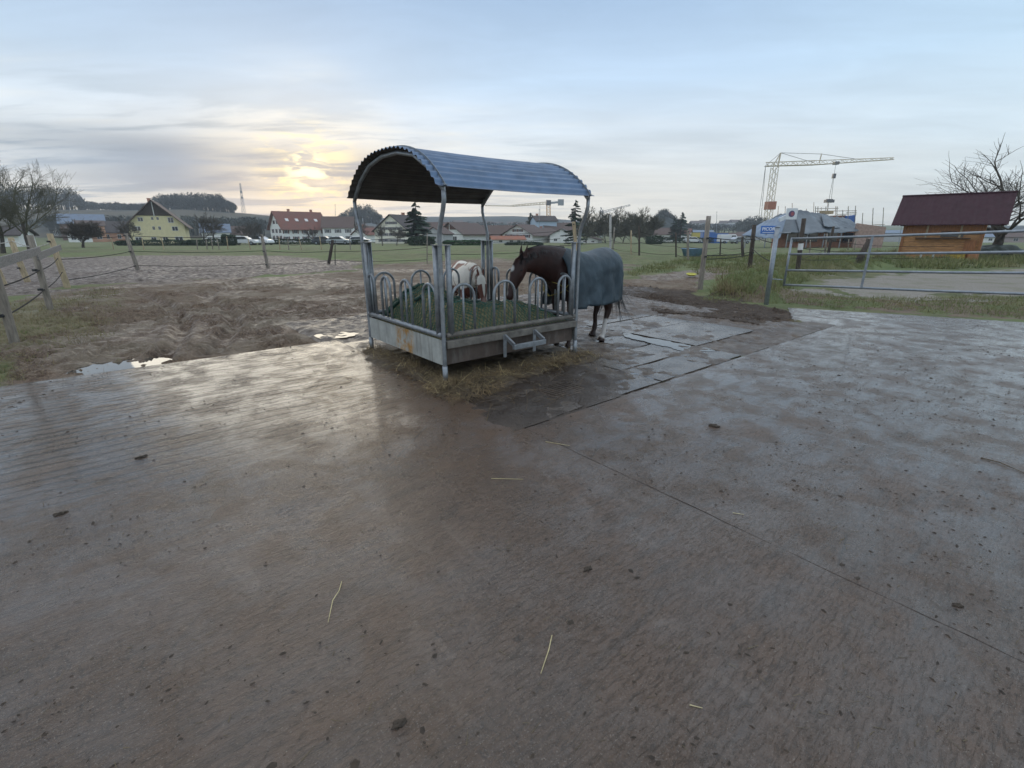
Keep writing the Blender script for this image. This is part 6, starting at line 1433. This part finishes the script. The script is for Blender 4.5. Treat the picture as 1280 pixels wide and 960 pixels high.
# ------------------------------------------------------------------ hills, woods
def hill(name, ridge, Yd, depth, m, front=.8):
    nu = 90; nv = 14; xs_ = np.linspace(ridge[0][0], ridge[-1][0], nu); ys_ = np.interp(xs_, [p[0] for p in ridge], [p[1] for p in ridge]); vs = []
    for i in range(nu):
        t_ = at(float(xs_[i]), float(ys_[i]), Yd); base_ = 0.0
        for j in range(nv):
            f = j / (nv - 1); s_ = math.sin(f * math.pi / 1.0) if f < .5 else math.sin(f * math.pi); yy = Yd + (f - .5) * 2 * depth * (front if f < .5 else 1)
            zz = -2 + (t_.z + 2) * (s_ ** .8 if 0 < f < 1 else 0); vs.append((t_.x * (1 + .0 * f), yy, zz + (float(vnoise(np.array([i * .35]), np.array([j * .7]), 3)[0]) - .5) * 1.2 * s_))
    vs = np.array(vs); jj = (np.arange(nu - 1)[:, None] * nv + np.arange(nv - 1)[None, :]).ravel(); o = mesh_np(name, vs, np.stack([jj, jj + nv, jj + nv + 1, jj + 1], 1), m, smooth=True); tag(o, kind='structure'); return o
def patch(t, tcn, c):
    v = tcn.outputs['Object']; c = t.mix(t.rng(t.voro(t.mapping(v, (.006, .012, .006)), 1.0, out=0), .3, .5), c, (.085, .075, .05)); return t.mix(t.rng(t.noise(v, .012, 3), .52, .56), c, (.028, .036, .032))
hill_g = mat('hill_fields', (.060, .085, .040), .95, .3, .02, extra=patch); hill_d = mat('wooded_hill', (.022, .034, .034), .95, .4, .03)
hill('hill_slope', [(-500, 268), (-100, 262), (60, 262), (150, 263), (250, 263), (300, 266), (345, 270), (430, 279), (520, 292)], 340, 150, hill_g)
hill('far_hill', [(260, 275), (345, 270.5), (420, 272.5), (470, 273), (540, 271.5), (600, 270.5), (645, 270), (680, 272.5), (720, 276), (770, 280), (830, 283), (900, 290)], 820, 250, hill_d)
hill('wooded_knoll', [(806, 291), (818, 276), (828, 271), (838, 277), (850, 284), (862, 287), (880, 291)], 300, 60, hill_d)
hill('far_hill', [(830, 286), (860, 280), (885, 279), (905, 279.5), (930, 283), (960, 286), (1060, 289), (1280, 287), (1700, 284)], 700, 200, hill_d)
hill('far_hill', [(1040, 292), (1120, 290), (1200, 287), (1280, 282), (1400, 279), (1800, 274)], 500, 150, hill_d)
def wood(name, pxr, Yd, hgt, n, seed, m=needle_w, base_y=None, leaf=1.0):
    """stand of bare trees seen as one mass: thin trunks plus twig clumps"""
    r_ = np.random.RandomState(seed); C_ = []; segs = []
    for k in range(n):
        px = r_.uniform(*pxr[:2]); yy = Yd + r_.uniform(-12, 22); by = np.interp(px, [p[0] for p in base_y], [p[1] for p in base_y]); b_ = at(px, by, yy); h_ = hgt * np.interp(px, [p[0] for p in base_y], [p[2] for p in base_y]) * r_.uniform(.68, 1.15)
        segs.append((b_ - Vector((0, 0, 2)), .28, b_ + Vector((r_.normal(0, .5), 0, h_ * .9)), .08))
        q = 42; zz = r_.uniform(.25, 1, q); rad = 2.6 * np.sin(np.clip(zz, .1, 1) * 2.7) + .4; an = r_.uniform(0, 6.28, q); C_.append(np.stack([b_.x + np.cos(an) * rad * r_.uniform(.2, 1, q), b_.y + np.sin(an) * rad * r_.uniform(.2, 1, q), b_.z + zz * h_], 1))
    C_ = np.concatenate(C_); n_ = len(C_); s_ = r_.uniform(.25, .8, n_)[:, None] * leaf; A_ = r_.normal(0, 1, (n_, 3)); A_[:, 2] = np.abs(A_[:, 2]) + .6; A_ /= np.linalg.norm(A_, axis=1, keepdims=True); B_ = np.cross(A_, r_.normal(0, 1, (n_, 3))); B_ /= np.linalg.norm(B_, axis=1, keepdims=True)
    v_ = np.stack([C_ - A_ * s_, C_ + B_ * s_ * .35, C_ + A_ * s_ * 1.4, C_ - B_ * s_ * .35], 1).reshape(-1, 3); f_ = np.arange(n_)[:, None] * 4 + np.arange(4)[None]
    v2, f2 = seg_mesh(segs, 4); o = mesh_np(name, np.r_[v_, v2], np.r_[f_, f2 + len(v_)], m); tag(o, kind='stuff'); return o
wood('hilltop_wood', (186, 293), 340, 10.0, 420, 1, base_y=[(186, 265, .35), (200, 264, .95), (250, 264, 1.05), (278, 264, .95), (293, 265, .5)])
wood('skyline_wood', (-60, 150), 345, 12.0, 420, 2, base_y=[(-60, 262, 1.4), (60, 262, 1.15), (98, 262, 1.05), (108, 263, .45), (150, 264, .4)])
wood('skyline_wood', (150, 190), 345, 7.0, 120, 3, base_y=[(150, 264, .6), (190, 265, .7)])
wood('village_wood', (425, 475), 330, 7.5, 130, 4, base_y=[(425, 279, .6), (445, 276, 1.1), (462, 275, 1.2), (475, 277, .5)])
wood('village_wood', (920, 965), 300, 9, 110, 5, base_y=[(920, 291, .6), (935, 291, 1.0), (955, 291, .9), (965, 292, .4)])
wood('village_wood', (60, 330), 215, 5.5, 340, 6, base_y=[(60, 287, 1.0), (330, 289, .9)])
wood('village_wood', (560, 930), 330, 6.5, 320, 7, base_y=[(560, 287, .7), (930, 291, .8)])
wood('knoll_wood', (808, 872), 295, 5.5, 150, 8, base_y=[(808, 290, .6), (828, 273, 1.0), (850, 286, .7), (872, 290, .5)])

# ------------------------------------------------------------------ air
mb = MB(); mb.box((0, 540, 22), (1900, 1240, 62)); hz = mb.build('haze', None or mat('dummy_air', (1, 1, 1)))
hm = bpy.data.materials.new('air_haze'); hm.use_nodes = True; t = NT(hm.node_tree); t.n.clear(); pvn = t.new('ShaderNodeVolumePrincipled'); pvn.inputs['Color'].default_value = (.80, .87, .95, 1); pvn.inputs['Density'].default_value = .0006; pvn.inputs['Anisotropy'].default_value = .2
ou = t.new('ShaderNodeOutputMaterial'); t.l.new(pvn.outputs[0], ou.inputs['Volume']); hz.data.materials.clear(); hz.data.materials.append(hm); tag(hz, kind='stuff')
for k_ in ('GX', 'GY'): globals().pop(k_, None)
